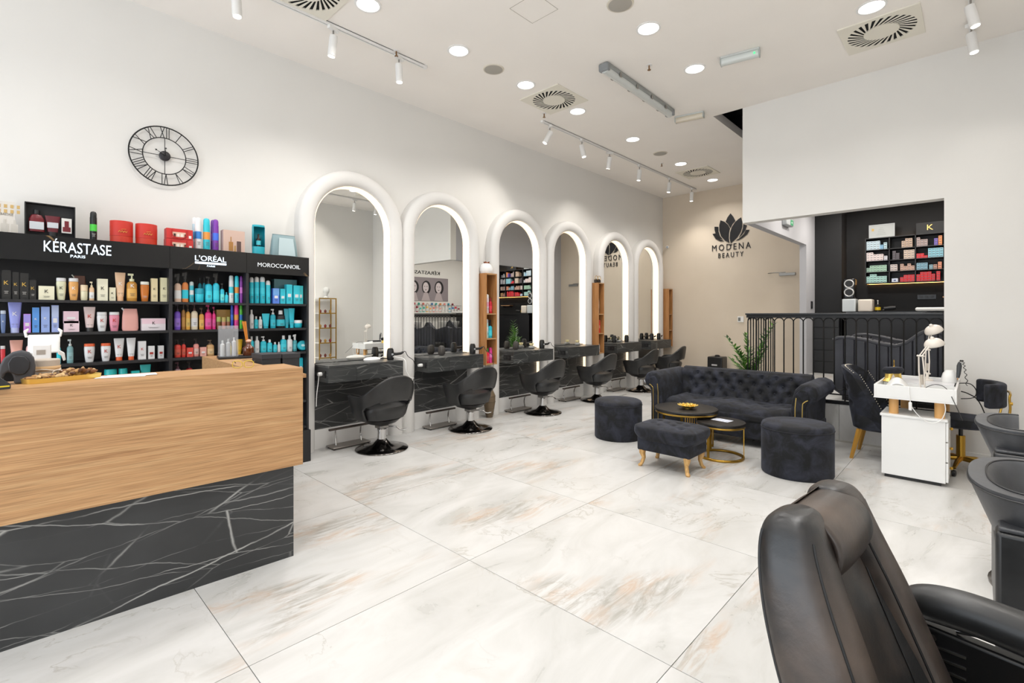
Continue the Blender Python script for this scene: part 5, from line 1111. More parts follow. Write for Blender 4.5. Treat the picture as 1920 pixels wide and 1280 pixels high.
def ctable(x, y, r, h, rz, label, ra=PI, cut=None):
    t = thing('coffee_table', label, 'table', (x, y, 0), rz, 'nesting coffee tables')
    part(MB().loft([(h - .03, r * .985, r * .985), (h - .024, r, r), (h - .006, r, r), (h, r * .985, r * .985)], 48), 'table_top', mat('#1d1b1a', .35), t)
    part(MB().loft([(h - .05, r * .96, r * .96), (h - .03, r * .96, r * .96)], 48, cap=False), 'top_band', M_BRASS, t, solid=.006)
    a0, a1 = cut or (0, 2 * PI); part(MB().grid(lambda u, v: (r * .9 * math.cos(a0 + (a1 - a0) * u), r * .9 * math.sin(a0 + (a1 - a0) * u), .022 * v), 49, 2), 'base_ring', M_GOLD, t, solid=.022)
    for k in range(3):
        a0 = k * 2 * PI / 3
        if k == 0: part(MB().box(-.012, -.004, .02, .012, .004, h - .04), 'leg', M_GOLD, t, loc=(r * .91 * math.cos(a0), r * .91 * math.sin(a0), 0), rot=(0, 0, a0 + PI / 2))
        else: 
            part(MB().box(-.012, -.004, .02, .012, .004, h - .04), 'leg', M_GOLD, t, loc=(r * .91 * math.cos(a0), r * .91 * math.sin(a0), 0), rot=(0, 0, a0 + PI / 2))
    for k in range(6):
        a = ra + (k - 2.5) * .075; part(MB().cyl(0, 0, .02, h - .04, .0035, n=6), 'rod', M_BRASS, t, loc=(r * .9 * math.cos(a), r * .9 * math.sin(a), 0))
ctable(5.16, 2.31, .33, .435, 1.33, 'larger round black top coffee table with brass frame', 2.40, (3.14 + 1.05, 3.14 + 2 * PI - 1.05))
ctable(5.06, 1.90, .235, .365, -1.25, 'smaller round black top coffee table with brass ring base')
t = thing('gold_bowl', 'gold scalloped flower bowl on the larger coffee table', 'bowl', (5.12, 2.27, .4355))
mb = MB(); mb.grid(lambda u, v: ((.03 + .07 * v) * (1 + .09 * v * math.cos(14 * 2 * PI * u)) * math.cos(2 * PI * u), (.03 + .07 * v) * (1 + .09 * v * math.cos(14 * 2 * PI * u)) * math.sin(2 * PI * u), .004 + .035 * v ** 1.4 + .004 * math.cos(14 * 2 * PI * u) * v), 112, 8, True); part(mb, 'bowl_body', M_GILT, t, solid=.003)
part(MB().cyl(0, 0, 0, .006, .032), 'foot', M_GILT, t)
for k in range(12):
    a = k * PI / 6; part(MB().loft([(0, .003, .003), (.02, .018, .008), (.042, .006, .004)], 10), 'petal', M_GILT, t, loc=(.045 * math.cos(a), .045 * math.sin(a), .012), rot=(-.5 * math.sin(a), .5 * math.cos(a), a))
t = thing('magazine', 'white printed leaflet lying on the smaller coffee table', 'leaflet', (5.10, 1.90, .3655), -.15)
part(MB().box(-.06, -.09, 0, .06, .09, .0015), 'sheet', mat('#dcdfe8', .5), t, smooth=None)
for k in range(4): part(MB().box(-.05, -.075 + k * .04, .0015, .045, -.055 + k * .04, .0018), 'printed_block', mat('#b4bace', .5), t, smooth=None)
# ================================================ balustrade
rl = thing('balustrade', 'black iron balustrade of round arches on the platform edge', 'railing', (SX, 0, PZ)); RX = .03
NB = 18; ys = [2.145 - k * (2.145 - .262) / NB for k in range(NB + 1)]; sp = ys[0] - ys[1]
zt = 1.005; ztc = zt - .035; zr = sp / 2
def mkbar(full): return MB().cyl(0, 0, .02 if full else .195, ztc - zr, .0075, n=8)
bme = [mkbar(False).mesh('baluster', M_IRON, 40), mkbar(True).mesh('baluster', M_IRON, 40)]
ame = MB().tube([(0, zr * math.cos(a * PI / 10), zr * math.sin(a * PI / 10)) for a in range(11)], .0065, 6).mesh('arch_piece', M_IRON, 40)
ume = MB().tube([(0, zr * math.cos(a * PI / 10), -zr * math.sin(a * PI / 10)) for a in range(11)], .0065, 6).mesh('arch_piece', M_IRON, 40)
for k, y in enumerate(ys):
    link('baluster', bme[k % 2 == 0], rl, (RX, y, 0))
    if k < NB:
        link('arch_piece', ame, rl, (RX, (y + ys[k + 1]) / 2, ztc - zr)); link('arch_piece', ume, rl, (RX, (y + ys[k + 1]) / 2, .195))
part(MB().box(RX - .03, .258, zt, RX + .03, 2.17, zt + .022), 'hand_rail', mat('#18181a', .35), rl, bev=.006, seg=3)
part(MB().box(RX - .012, .258, ztc - .0, RX + .012, 2.16, zt), 'top_bar', M_IRON, rl)
part(MB().box(RX - .012, .258, -.002, RX + .012, 2.16, .022), 'bottom_bar', M_IRON, rl)
part(MB().box(RX - .004, .262, .085, RX + .004, 2.145, .10), 'lower_rail', M_IRON, rl)
part(MB().box(-.004, .254, -.012, .06, 2.20, -.0), 'edge_plate', M_IRON, rl)
NS = 10; xs = [RX + k * 1.06 / NS for k in range(NS + 1)]; q = xs[1] - xs[0]
a2 = MB().tube([(q / 2 * math.cos(a * PI / 10), 0, q / 2 * math.sin(a * PI / 10)) for a in range(11)], .0065, 6).mesh('arch_piece', M_IRON, 40)
b2 = MB().cyl(0, 0, .02, ztc - q / 2, .0075, n=8).mesh('baluster', M_IRON, 40)
for k, x in enumerate(xs[1:]):
    link('baluster', b2, rl, (x, 2.145, 0)); link('arch_piece', a2, rl, (x - q / 2, 2.145, ztc - q / 2))
part(MB().box(RX, 2.12, zt, xs[-1] + .03, 2.17, zt + .022), 'hand_rail', mat('#18181a', .35), rl, bev=.006, seg=3)
part(MB().box(RX, 2.135, ztc, xs[-1], 2.155, zt), 'top_bar', M_IRON, rl); part(MB().box(RX, 2.135, -.002, xs[-1], 2.155, .022), 'bottom_bar', M_IRON, rl)
# ================================================ plant
t = thing('potted_plant', 'green zamia plant with feathery stems behind the railing corner', 'plant', (8.15, 2.58, 0))
part(MB().loft([(0, .13, .13), (.38, .17, .17), (.40, .175, .175), (.40, .155, .155), (.36, .15, .15)], 28), 'pot', mat('#d4d0c8', .5), t)
part(MB().cyl(0, 0, .33, .362, .148, n=24), 'soil', mat('#2a2018', .9), t)
LG = [mat(c, .4) for c in ('#2f5a22', '#4a7d2c', '#6a9a3a')]
lm = [MB().add([(0, 0, 0), (.021, .05, .008), (.0, .135, .0), (-.021, .05, .008), (0, .05, 0)], [(0, 1, 4), (1, 2, 4), (2, 3, 4), (3, 0, 4)]).mesh('leaf', m, 60) for m in LG]
random.seed(11)
for sidx, (ax, ay, top, cur) in enumerate(((-.27, .28, 1.08, .1), (-.20, .12, .92, .1), (.0, .05, 1.12, 0), (.26, -.24, 1.27, .15), (.2, -.14, 1.16, .1), (-.22, .26, .74, 0), (-.12, .22, .78, 0), (-.1, -.02, .86, 0), (.12, .05, .9, 0), (.1, -.2, .92, .1), (-.28, .14, .68, 0), (.18, -.05, .76, 0))):
    pts = []; 
    for k in range(9):
        s = k / 8; pts.append(Vector((ax * (s ** 1.5) + .03 * math.cos(sidx), ay * s ** 1.5 + .03 * math.sin(sidx), .34 + (top - .34) * s)))
    st = part(MB().tube(pts, [.010 - .007 * k / 8 for k in range(9)], 6), 'stem', LG[1], t)
    for k in range(2, 9):
        for sub in (0, .5):
            if k == 8 and sub: continue
            p = pts[k].lerp(pts[min(8, k + 1)], sub) if sub else pts[k]; d = (pts[min(8, k + 1)] - pts[k - 1]).normalized()
            for s in (-1, 1):
                side = Vector((ay, -ax, 0)).normalized() if abs(ax) + abs(ay) > .05 else Vector((1, 0, 0))
                v = (side * s + d * .75 + Vector((random.uniform(-.3, .3), random.uniform(-.2, .2), random.uniform(-.2, .2)))).normalized()
                o = link('leaf', lm[random.randrange(3)], st, p); o.rotation_euler = v.to_track_quat('Y', 'Z').to_euler(); sc_ = random.uniform(.75, 1.1) * (1.1 - .4 * abs(k / 8 - .5)); o.scale = (sc_, sc_, sc_)
t = thing('subwoofer', 'small black box with silver badge at foot of end wall', 'speaker', (10.1, 3.86, 0), 0)
part(MB().box(-.14, -.15, .02, .14, .15, .60), 'cabinet', mat('#171718', .35), t, bev=.02, seg=3); part(MB().box(-.142, -.05, .42, -.139, .06, .45), 'badge', mat('#c9c9c9', .4, .5), t)
part(MB().loft([(.60, .05, .05), (.62, .05, .05), (.635, .03, .03)], 18), 'top_knob', mat('#1b1b1b', .4), t); part(MB().box(-.12, -.12, 0, .12, .12, .02), 'plinth', M_BLK, t)
# ================================================ nail desk corner
nd = thing('manicure_desk', 'white manicure desk on wooden posts and drawer cabinet', 'desk', (5.45, .13, 0))
part(MB().box(0, .07, .03, .42, .50, .545), 'cabinet_body', M_WPLAS, nd, smooth=None, bev=.002)
part(MB().box(-.008, .055, .545, .43, .51, .565), 'cabinet_top', M_WPLAS, nd, bev=.002)
for k in range(3):
    dr = part(MB().box(.008, .052, .04 + k * .17, .41, .069, .20 + k * .17), 'drawer', M_WPLAS, nd, bev=.002)
    part(MB().loft([(0, .008, .008), (.012, .014, .014), (.022, .010, .010)], 12), 'knob', M_BRASS, dr, loc=(.21, .051, .12 + k * .17), rot=(PI / 2, 0, 0))
part(MB().box(.02, .1, 0, .40, .48, .03), 'plinth', mat('#2c2c2c', .6), nd)
for x in (.075, .985):
    for y in (.11, .42): part(MB().cyl(x, y, .565 if x < .5 else .0, .70, .035, n=24), 'wooden_post', mat('#d8a566', .45), nd)
part(MB().box(0, 0, .70, 1.02, .555, .715), 'tray_floor', M_WPLAS, nd, smooth=None)
for a in ((0, 0, 1.02, .016), (0, .539, 1.02, .555), (0, .016, .016, .539), (1.004, .016, 1.02, .539)): part(MB().box(a[0], a[1], .715, a[2], a[3], .82), 'tray_side', M_WPLAS, nd, bev=.002)
part(MB().box(.45, .02, .715, .46, .535, .80), 'divider', M_WPLAS, nd, smooth=None)
part(MB().box(.46, .03, .80, 1.0, .53, .806), 'inner_shelf', mat('#d6d6d8', .35), nd, smooth=None)
part(MB().prism([(.03, .03, .716), (.42, .03, .716), (.42, .52, .716), (.03, .52, .716)], (0, 0, .002)), 'glass_inlay', mat('#b9bcc0', .15), nd, smooth=None)
def lamp(loc, rz, label, e1, e2, hd):
    t = thing('desk_lamp', label, 'lamp', loc, rz, 'white jointed manicure lamps')
    k = mat('#e4dcd2', .35)
    part(MB().loft([(0, .045, .045), (.012, .045, .045), (.02, .02, .02)], 22), 'base', k, t); part(MB().cyl(0, 0, .02, .07, .012), 'post', k, t)
    a, b, c = Vector((0, 0, .07)), Vector(e1), Vector(e2)
    for o in (-.018, .018):
        off = Vector((0, o, 0))
        part(MB().tube([a + off, a.lerp(b, .5) + off * 1.4, b + off], .006, 7), 'arm_rod', k, t); part(MB().tube([b + off * .7, c + off * .7], .005, 7), 'arm_rod', k, t)
    part(MB().tube([a.lerp(b, .12), a.lerp(b, .42)], .010, 8), 'spring', mat('#c9c0b4', .4, .3), t)
    for p in (a, b, c): part(MB().tube([p + Vector((0, -.032, 0)), p + Vector((0, .032, 0))], .008, 8), 'joint', k, t)
    d = Vector(hd).normalized(); mb = MB()
    rot = d.to_track_quat('-Z', 'Y').to_euler()
    prof = [(.0, .0), (.0, .03), (.01, .034), (.03, .062), (.06, .082), (.095, .088)]
    mb.grid(lambda u, v: ((.018 + .054 * math.sin(v * PI / 2)) * math.cos(2 * PI * u), (.018 + .054 * math.sin(v * PI / 2)) * math.sin(2 * PI * u), .03 - .062 * (1 - math.cos(v * PI / 2))), 28, 9, True)
    part(mb, 'shade', k, t, loc=c + d * .02, rot=rot, solid=.003); part(MB().loft([(.02, .02, .02), (.04, .016, .016), (.05, .01, .01)], 16), 'shade_neck', k, t, loc=c + d * .02, rot=rot)
    part(MB().loft([(-.025, .012, .012), (-.01, .024, .024), (.01, .012, .012)], 14), 'bulb', mat('#f2efe8', .3), t, loc=c + d * .02, rot=rot)
lamp((5.66, .36, .7195), -.7, 'front white jointed lamp on the manicure desk', (-.02, 0, .36), (.10, .0, .50), (.35, 0, -1))
lamp((6.22, .36, .806), -.9, 'rear white jointed lamp on the manicure desk', (.0, 0, .30), (.04, 0, .52), (.55, .1, -1))
t = thing('arm_rest', 'black velvet hand cushion on gold feet on manicure desk', 'hand rest', (5.98, .60, .806), -.5)
part(MB().loft([(.07, .08, .035), (.085, .11, .05), (.11, .115, .055), (.13, .10, .045), (.135, .05, .02)], 26, p=2.5), 'cushion', M_VEL, t)
for s in (-1, 1): part(MB().loft([(0, .03, .04, s * .085, 0), (.03, .012, .03, s * .07, 0), (.075, .03, .035, s * .05, 0)], 14), 'foot', M_GILT, t)
t = thing('nail_lamp', 'white curved nail drying lamp at left end of the desk tray', 'nail lamp', (5.60, .53, .7195), .1)
mb = MB(); mb.grid(lambda u, v: (-.11 + .22 * v, -.09 + .18 * u, .02 + .125 * math.sin(u * PI) ** .6 * (.75 + .25 * v)), 20, 8); part(mb, 'hood', M_WPLAS, t, solid=.01)
part(MB().box(-.11, -.09, 0, .11, .09, .01), 'base', mat('#bcbcbe', .4), t)
t = thing('dust_collector', 'white dome shaped device at right end of manicure desk', 'device', (6.25, .20, .8065), 0)
part(MB().loft([(0, .10, .06), (.04, .10, .06), (.08, .085, .05), (.11, .05, .03)], 24, p=2.5), 'shell', M_WPLAS, t); part(MB().box(-.06, -.062, .03, .06, -.055, .045), 'amber_strip', mat('#d89a50', .4), t)
t = thing('nail_drill', 'dark grey nail drill handle standing on white device', 'nail drill', (6.14, .14, .86), 0)
part(MB().tube([(0, 0, 0), (.01, -.005, .04), (.02, -.01, .11), (.022, -.012, .14)], [.012, .016, .019, .012], 12), 'handle', mat('#3c3f42', .4), t)
coil = [(.022 + .10 * s + .008 * math.cos(s * 60), -.012 - .05 * s + .008 * math.sin(s * 60), .14 - .22 * s * s + .05 * math.sin(s * PI)) for s in [i / 90 for i in range(91)]]
part(MB().tube(coil, .003, 5), 'coiled_cable', M_CABLE, t)
t = thing('cuticle_tool', 'copper and black electric file lying in the desk tray', 'tool', (5.52, .50, .729), -.6)
part(MB().tube([(0, 0, 0), (.05, 0, .0), (.10, 0, .0)], [.004, .009, .008], 10), 'tip', mat('#b98a60', .4, .5), t); part(MB().tube([(.10, 0, 0), (.14, 0, .004)], .007, 8), 'grip', M_BLK, t)
part(MB().tube([(.14, 0, .004), (.2, -.04, .06), (.20, -.14, .11), (.16, -.26, .09), (.10, -.38, -.04), (.05, -.46, -.13)], .0028, 5), 'cable', M_CABLE, t)
t = thing('switch_lead', 'white cord with inline switch hanging from desk tray', 'cord', (5.44, .42, .82))
part(MB().tube([(.01, .02, 0), (-.012, .015, -.03), (-.018, .005, -.14), (-.015, -.02, -.2), (-.012, -.07, -.26), (-.012, -.13, -.29), (-.012, -.19, -.26), (-.012, -.22, -.18), (-.012, -.215, -.11)], .0035, 6), 'cord_line', M_WPLAS, t)
part(MB().box(-.028, -.005, -.20, -.01, .018, -.13), 'inline_switch', M_WPLAS, t, bev=.004)
t = thing('cable_bundle', 'black cords hanging from right side of manicure desk', 'cord', (6.3, .115, .74))
part(MB().tube([(-.2, 0, .0), (-.10, -.05, -.03), (-.08, -.12, -.1), (-.08, -.2, -.35), (-.05, -.25, -.55), (.0, -.34, -.66), (.1, -.4, -.73)], .005, 6), 'cord_line', M_CABLE, t)
part(MB().tube([(-.35, .01, .09), (-.15, -.06, .07), (-.06, -.10, .0), (-.1, -.08, -.06), (-.25, .0, -.06)], .004, 6), 'cord_line', M_CABLE, t)
t = thing('gold_ornament', 'white and gold bottle ornament beside hand cushion', 'ornament', (6.25, .62, .806), 0)
part(MB().loft([(0, .04, .03), (.04, .045, .032), (.09, .03, .022), (.10, .012, .012)], 16), 'body', mat('#d8cfc4', .3), t); part(MB().tube([(0, 0, .10), (0, 0, .15), (.012, 0, .165), (0, 0, .18), (-.012, 0, .165), (0, 0, .15)], .004, 6), 'ring_top', M_BRASS, t)
part(MB().tube([(-.03, 0, .12), (.0, 0, .11), (.04, 0, .125), (.05, 0, .10)], .004, 6), 'arm', M_BRASS, t)
# velvet wing chair
def velvet_chair():
    t = thing('velvet_chair', 'black tufted velvet chair with wooden legs and stud trim', 'chair', (6.145, .71, 0), PI)
    # local: faces +y(local); world rotated 180 deg so it faces -Y
    tb = [(x, z) for z, xs_ in ((.55, (-.12, 0.0, .12)), (.63, (-.06, .06)), (.71, (-.12, 0, .12)), (.79, (-.06, .06))) for x in xs_]
    def shell(u, v, off):
        a = (u - .5) * 2; z = .30 + .60 * v
        w = .225 + .02 * math.sin(v * PI) + .012 * v
        wing = abs(a) ** 2.2
        top = 1 - .12 * abs(a) ** 3 * v
        zz = .30 + (.62 * top - .0) * v
        x = w * math.sin(a * 1.25) / math.sin(1.25); y = -.20 - .10 * v + .30 * wing * (1 - .60 * v) ** 1.0
        if v < .35: y += .0
        if off > 0:
            for bx_, bz_ in tb: y -= .018 * math.exp(-((x - bx_) ** 2 + (zz - bz_) ** 2) / (2 * .02 ** 2)) * -1 if False else 0
        n = Vector((-a * .8, 1, 0)).normalized() * off
        if off < 0:
            q = 0
            for bx_, bz_ in tb: q += .03 * math.exp(-((x - bx_) ** 2 + (zz - bz_) ** 2) / (2 * .026 ** 2))
            n = n * (1 - q / .035)
        return (x + n.x, y + n.y, zz)
    mb = MB(); nu, nv = 49, 36
    mb.grid(lambda u, v: shell(u, v, .03), nu, nv); base = len(mb.v); mb.grid(lambda u, v: shell(u, v, -.035), nu, nv)
    def idx(i, j, s): return s * base + j * nu + i
    for i in range(nu - 1): mb.f += [(idx(i, nv - 1, 0), idx(i + 1, nv - 1, 0), idx(i + 1, nv - 1, 1), idx(i, nv - 1, 1)), (idx(i, 0, 0), idx(i + 1, 0, 0), idx(i + 1, 0, 1), idx(i, 0, 1))]
    for j in range(nv - 1): mb.f += [(idx(0, j, 0), idx(0, j + 1, 0), idx(0, j + 1, 1), idx(0, j, 1)), (idx(nu - 1, j, 0), idx(nu - 1, j + 1, 0), idx(nu - 1, j + 1, 1), idx(nu - 1, j, 1))]
    part(mb, 'backrest', M_VEL, t, smooth=60)
    part(MB().loft([(.29, .20, .20), (.31, .24, .24), (.40, .245, .25), (.44, .235, .24), (.455, .18, .19), (.458, .05, .05)], 30, p=3.2, c=(0, .02)), 'seat', M_VEL, t)
    k = 0; stud = MB().loft([(0, .0065, .0065), (.004, .004, .004)], 6).mesh('stud', mat('#d9d0bd', .4))
    for s in (0, 1):
        for j in range(0, 26):
            v = j / 25; p = Vector(shell(float(s), v, 0.0)); link('stud', stud, t, p + Vector(((.012 if s else -.012), .036, 0)), (-PI / 2, 0, 0))
    for j in range(1, 24):
        p = Vector(shell(j / 24, 1, 0)); link('stud', stud, t, p + Vector((0, 0, .001)))
    for sx in (-1, 1):
        for sy in (-1, 1): part(MB().loft([(0, .016, .016, sx * .03, sy * .05), (.30, .024, .024, -sx * .012, -sy * .012)], 4, p=8), 'leg', mat('#c08f3e', .4), t, loc=(sx * .19, sy * .17, 0))
velvet_chair()
def rolling_chair():
    t = thing('swivel_chair', 'black velvet swivel chair with gold frame by manicure desk', 'chair', (6.14, .09, 0), .12)
    part(MB().loft([(.42, .20, .20), (.435, .235, .225), (.48, .24, .23), (.505, .225, .215), (.512, .1, .1)], 30, p=3, c=(0, .06)), 'seat', M_VEL, t)
    def bk(u, v):
        a = (u - .5) * 2; return (.235 * math.sin(a * 1.35) / .976, -.235 + .13 * a * a, .63 + .21 * v + .0 * a)
    mb = MB(); mb.grid(bk, 25, 9); part(mb, 'backrest', M_VEL, t, solid=.07, bev=.028, seg=3)
    for s in (-1, 1):
        part(MB().tube([(s * .16, -.10, .43), (s * .17, -.22, .46), (s * .175, -.265, .60), (s * .18, -.262, .72), (s * .15, -.272, .755), (0, -.29, .76)], .009, 8), 'back_frame', M_BRASS, t)
        part(MB().loft([(0, .014, .014), (.02, .014, .014)], 12), 'bolt', M_BRASS, t, loc=(s * .178, -.262, .68), rot=(PI / 2, 0, 0))
    part(MB().cyl(0, .03, .32, .42, .016), 'gas_lift', mat('#3a3a3a', .3, .8), t); part(MB().cyl(0, .03, .10, .33, .033, n=22), 'column', M_GOLD, t)
    for k in range(5):
        a = k * 2 * PI / 5 + .35; c, s = math.cos(a), math.sin(a)
        part(MB().tube([(0, .03, .12), (c * .14, .03 + s * .14, .11), (c * .25, .03 + s * .25, .075)], [.024, .02, .014], 8), 'star_leg', M_GOLD, t)
        part(MB().loft([(-.014, .022, .022), (-.01, .028, .028), (.01, .028, .028), (.014, .022, .022)], 16), 'caster', M_BLK, t, loc=(c * .255, .03 + s * .255, .029), rot=(PI / 2, 0, a))
rolling_chair()
# ================================================ chairs along the right wall
def tub_chair(x, y, rz, label, first=[None]):
    if first[0] is not None: return dup(first[0], (x, y, 0), rz, label)
    t = thing('barber_armchair', label, 'chair', (x, y, 0), rz, 'dark leather armchairs along right wall')
    # local: faces +y; curved padded back, block arms
    def bk(off, z):
        pts = []
        for i in range(25):
            a = (i / 24 - .5) * 2; th = a * 1.45
            pts.append((.0, 0))
        return pts
    mb = MB(); nu = 33
    def P(u, o, z):
        th = PI + u * PI   # back half circle
        fl = (z - .70) * .38; rx = .25 + o + fl; ry = .12 + o + fl; p = 2.5; c_, s_ = math.cos(th), math.sin(th)
        return (rx * math.copysign(abs(c_) ** (2 / p), c_), -.15 + ry * math.copysign(abs(s_) ** (2 / p), s_), z)
    prof = [(0, .56), (0, .70), (0, .855), (-.006, .87), (-.058, .87), (-.066, .855), (-.066, .56)]
    vs = [P(i / (nu - 1), o, z) for o, z in prof for i in range(nu)]; n = len(prof)
    fs = [(a * nu + i, a * nu + i + 1, ((a + 1) % n) * nu + i + 1, ((a + 1) % n) * nu + i) for a in range(n) for i in range(nu - 1)]
    fs += [tuple(a * nu for a in range(n)), tuple(reversed([a * nu + nu - 1 for a in range(n)]))]
    part(mb.add(vs, fs), 'backrest', M_LEAG, t, smooth=40, bev=.006)
    part(MB().tube([P(i / 32, -.055, .872) for i in range(33)], .003, 5), 'seam_piping', mat('#1b1c1e', .5), t)
    part(MB().tube([P(i / 32, .001, .856) for i in range(33)], .003, 5), 'seam_piping', mat('#1b1c1e', .5), t)
    for s in (-1, 1):
        part(MB().box(s * .222, -.262, .36, s * .312, .28, .755), 'arm', M_LEA, t, bev=.014, seg=3)
        part(MB().box(s * .226, -.255, .755, s * .308, .275, .77), 'arm_pad', M_LEAG, t, bev=.006)
    part(MB().box(-.22, -.262, .40, .22, -.20, .70), 'back_panel', M_LEA, t, bev=.01)
    part(MB().box(-.218, -.198, .40, .218, .30, .50), 'seat_cushion', M_LEA, t, bev=.03, seg=4)
    part(MB().box(-.22, -.18, .34, .22, .27, .40), 'seat_base', M_BLK, t, bev=.01)
    part(MB().cyl(0, 0, .05, .34, .04), 'column', M_CHROME, t); part(MB().loft([(0, .28, .28), (.012, .28, .28), (.04, .12, .12), (.09, .05, .05)], 36), 'base_disc', mat('#77736f', .15, 1), t)
    first[0] = t; return t
tub_chair(2.49, -.30, PI, 'dark leather tub armchair, nearer of two at right edge')
tub_chair(3.74, -.315, PI, 'dark leather tub armchair next to the gold framed swivel chair')
# large barber chair in the foreground
bc = thing('barber_chair', 'large worn black leather barber chair in the right foreground', 'barber chair', (1.27, .115, 0), PI - math.radians(5))
KS = [(.09, .40, .215, .062), (.045, .50, .235, .075), (-.015, .60, .245, .085), (-.065, .72, .245, .088), (-.105, .84, .235, .083), (-.132, .93, .220, .074), (-.148, 1.0, .203, .064), (-.152, 1.04, .192, .054), (-.151, 1.062, .184, .038), (-.150, 1.070, .178, .020)]
KS = [(a_, b_ - .040 * (b_ - .4) / .66, c_, d_) for a_, b_, c_, d_ in KS]
def spine(v):
    # v 0..1 from seat to headrest: (y forward, z, half width, half thickness)
    k = v * (len(KS) - 1); i = min(int(k), len(KS) - 2); f = k - i
    a, b = KS[max(i - 1, 0)], KS[i]; c, d = KS[i + 1], KS[min(i + 2, len(KS) - 1)]
    return [.5 * ((2 * q) + (-p + r) * f + (2 * p - 5 * q + 4 * r - s) * f * f + (-p + 3 * q - 3 * r + s) * f ** 3) for p, q, r, s in zip(a, b, c, d)]
def bolster(s, u, v):
    y, z, w, th = spine(v); a = 2 * PI * u; ca, sa = math.cos(a), math.sin(a); p = 2.9; bwid = .062 if z < .95 else .062 * max(.2, th / .065) ** .45
    if v > .995: th = .0
    return (s * (w - .06) + (bwid if v < .995 else .0) * math.copysign(abs(ca) ** (2 / p), ca), y + th * math.copysign(abs(sa) ** (2 / p), sa), z)
M_SEAM = mat('#121213', .5)
for s in (-1, 1):
    part(MB().grid(lambda u, v: bolster(s, u, v), 36, 60, True), 'side_bolster', M_LEAW, bc, smooth=80)
    for u0 in (.135, .365, .64, .86):
        part(MB().tube([Vector(bolster(s, u0, .02 + .72 * k / 40)) for k in range(41)], .0028, 6), 'seam_piping', M_SEAM, bc)
def mid(u, v):
    # hollow back panel between the bolsters: front sheet, then back sheet
    vv = v * .80; y, z, w, th = spine(vv); x = -1 + 2 * u
    return (x * (w - .06), y + th * (.38 + .45 * abs(x) ** 2.2 + .16 * math.sin(vv * 8)), z)
part(MB().grid(mid, 30, 44), 'back_cushion', M_LEAW, bc, smooth=80)
part(MB().grid(lambda u, v: ((-1 + 2 * u) * (spine(v * .93)[2] - .055), spine(v * .93)[0] - spine(v * .93)[3] * .72, spine(v * .93)[1]), 12, 40), 'back_panel', M_LEAW, bc, smooth=80)
for sx in (-.45, .45):
    part(MB().tube([Vector(mid(.5 + sx * (.35 + .4 * k / 20), .10 + .55 * k / 20)) + Vector((0, .0015, 0)) for k in range(21)], .0026, 6), 'seam_piping', M_SEAM, bc)
def roll(u, v):
    # head pad laid over the top between the bolsters
    x = (-1 + 2 * u) * .120; a = -PI * .30 + v * PI * 1.12
    r1, r2 = .062, .072; cy_, cz_ = -.142, .950
    bulge = 1 - .10 * abs(-1 + 2 * u) ** 3
    return (x, cy_ + r1 * bulge * math.cos(a) * 1.15, cz_ + r2 * bulge * math.sin(a))
part(MB().grid(roll, 22, 30), 'head_pad', M_LEAW, bc, smooth=80, solid=.012)
part(MB().tube([Vector(roll(k / 20, .98)) for k in range(21)], .004, 6), 'seam_piping', M_SEAM, bc)
part(MB().tube([Vector(roll(k / 20, .02)) for k in range(21)], .004, 6), 'seam_piping', M_SEAM, bc)
part(MB().box(-.235, .02, .36, .235, .50, .50), 'seat_cushion', M_LEAW, bc, bev=.04, seg=4)
part(MB().box(-.22, .0, .28, .22, .46, .36), 'seat_base', M_BLK, bc, bev=.01)
for s in (-1, 1):
    part(MB().tube([(s * .30, -.045, .70), (s * .30, -.038, .715), (s * .30, -.01, .733), (s * .30, .04, .742), (s * .30, .12, .742), (s * .30, .30, .725), (s * .30, .50, .70), (s * .30, .54, .69), (s * .30, .55, .685)], [.012, .028, .040, .045, .046, .046, .044, .035, .01], 18), 'arm_pad', M_LEA, bc)
    pn = part(MB().prism([(s * .30 - .02, -.02, .36), (s * .30 - .02, .52, .36), (s * .30 - .02, .52, .66), (s * .30 - .02, -.02, .69)], (.04, 0, 0)), 'arm_panel', mat('#121213', .35), bc, bev=.008)
    for q in (-1, 1):
        for k in range(9):
            for y0, y1 in ((.0, .07), (.25, .40)):
                part(MB().box(s * .30 + q * .021 - .002, y0, .44 + k * .0255, s * .30 + q * .021 + .002, y1, .4445 + k * .0255), 'chrome_slot', M_STEEL, pn, smooth=None)
    part(MB().tube([(s * .30, .05, .695), (s * .30, .10, .705), (s * .30, .52, .672)], .009, 8), 'arm_frame', M_STEEL, bc)
    o = part(MB().loft([(0, .008, .008), (.004, .006, .006)], 12), 'screw', M_STEEL, bc, loc=(s * .278, .01, .665), rot=(0, -PI / 2, 0))
part(MB().cyl(0, .18, .05, .28, .05), 'column', M_CHROME, bc); part(MB().loft([(0, .33, .33, 0, .18), (.02, .33, .33, 0, .18), (.05, .12, .12, 0, .18)], 40), 'base_disc', M_STEEL, bc)
t = thing('tool_bag', 'grey cloth bag with orange edge on the barber chair seat', 'bag', (1.30, -.10, .502), .3)
part(MB().loft([(0, .06, .05), (.03, .075, .06), (.07, .06, .045), (.085, .03, .02)], 18), 'bag_body', mat('#3a4350', .7), t); part(MB().tube([(.07 * math.cos(a * PI / 8), .055 * math.sin(a * PI / 8), .045) for a in range(-2, 12)], .006, 6), 'orange_edge', mat('#d9941c', .5), t)
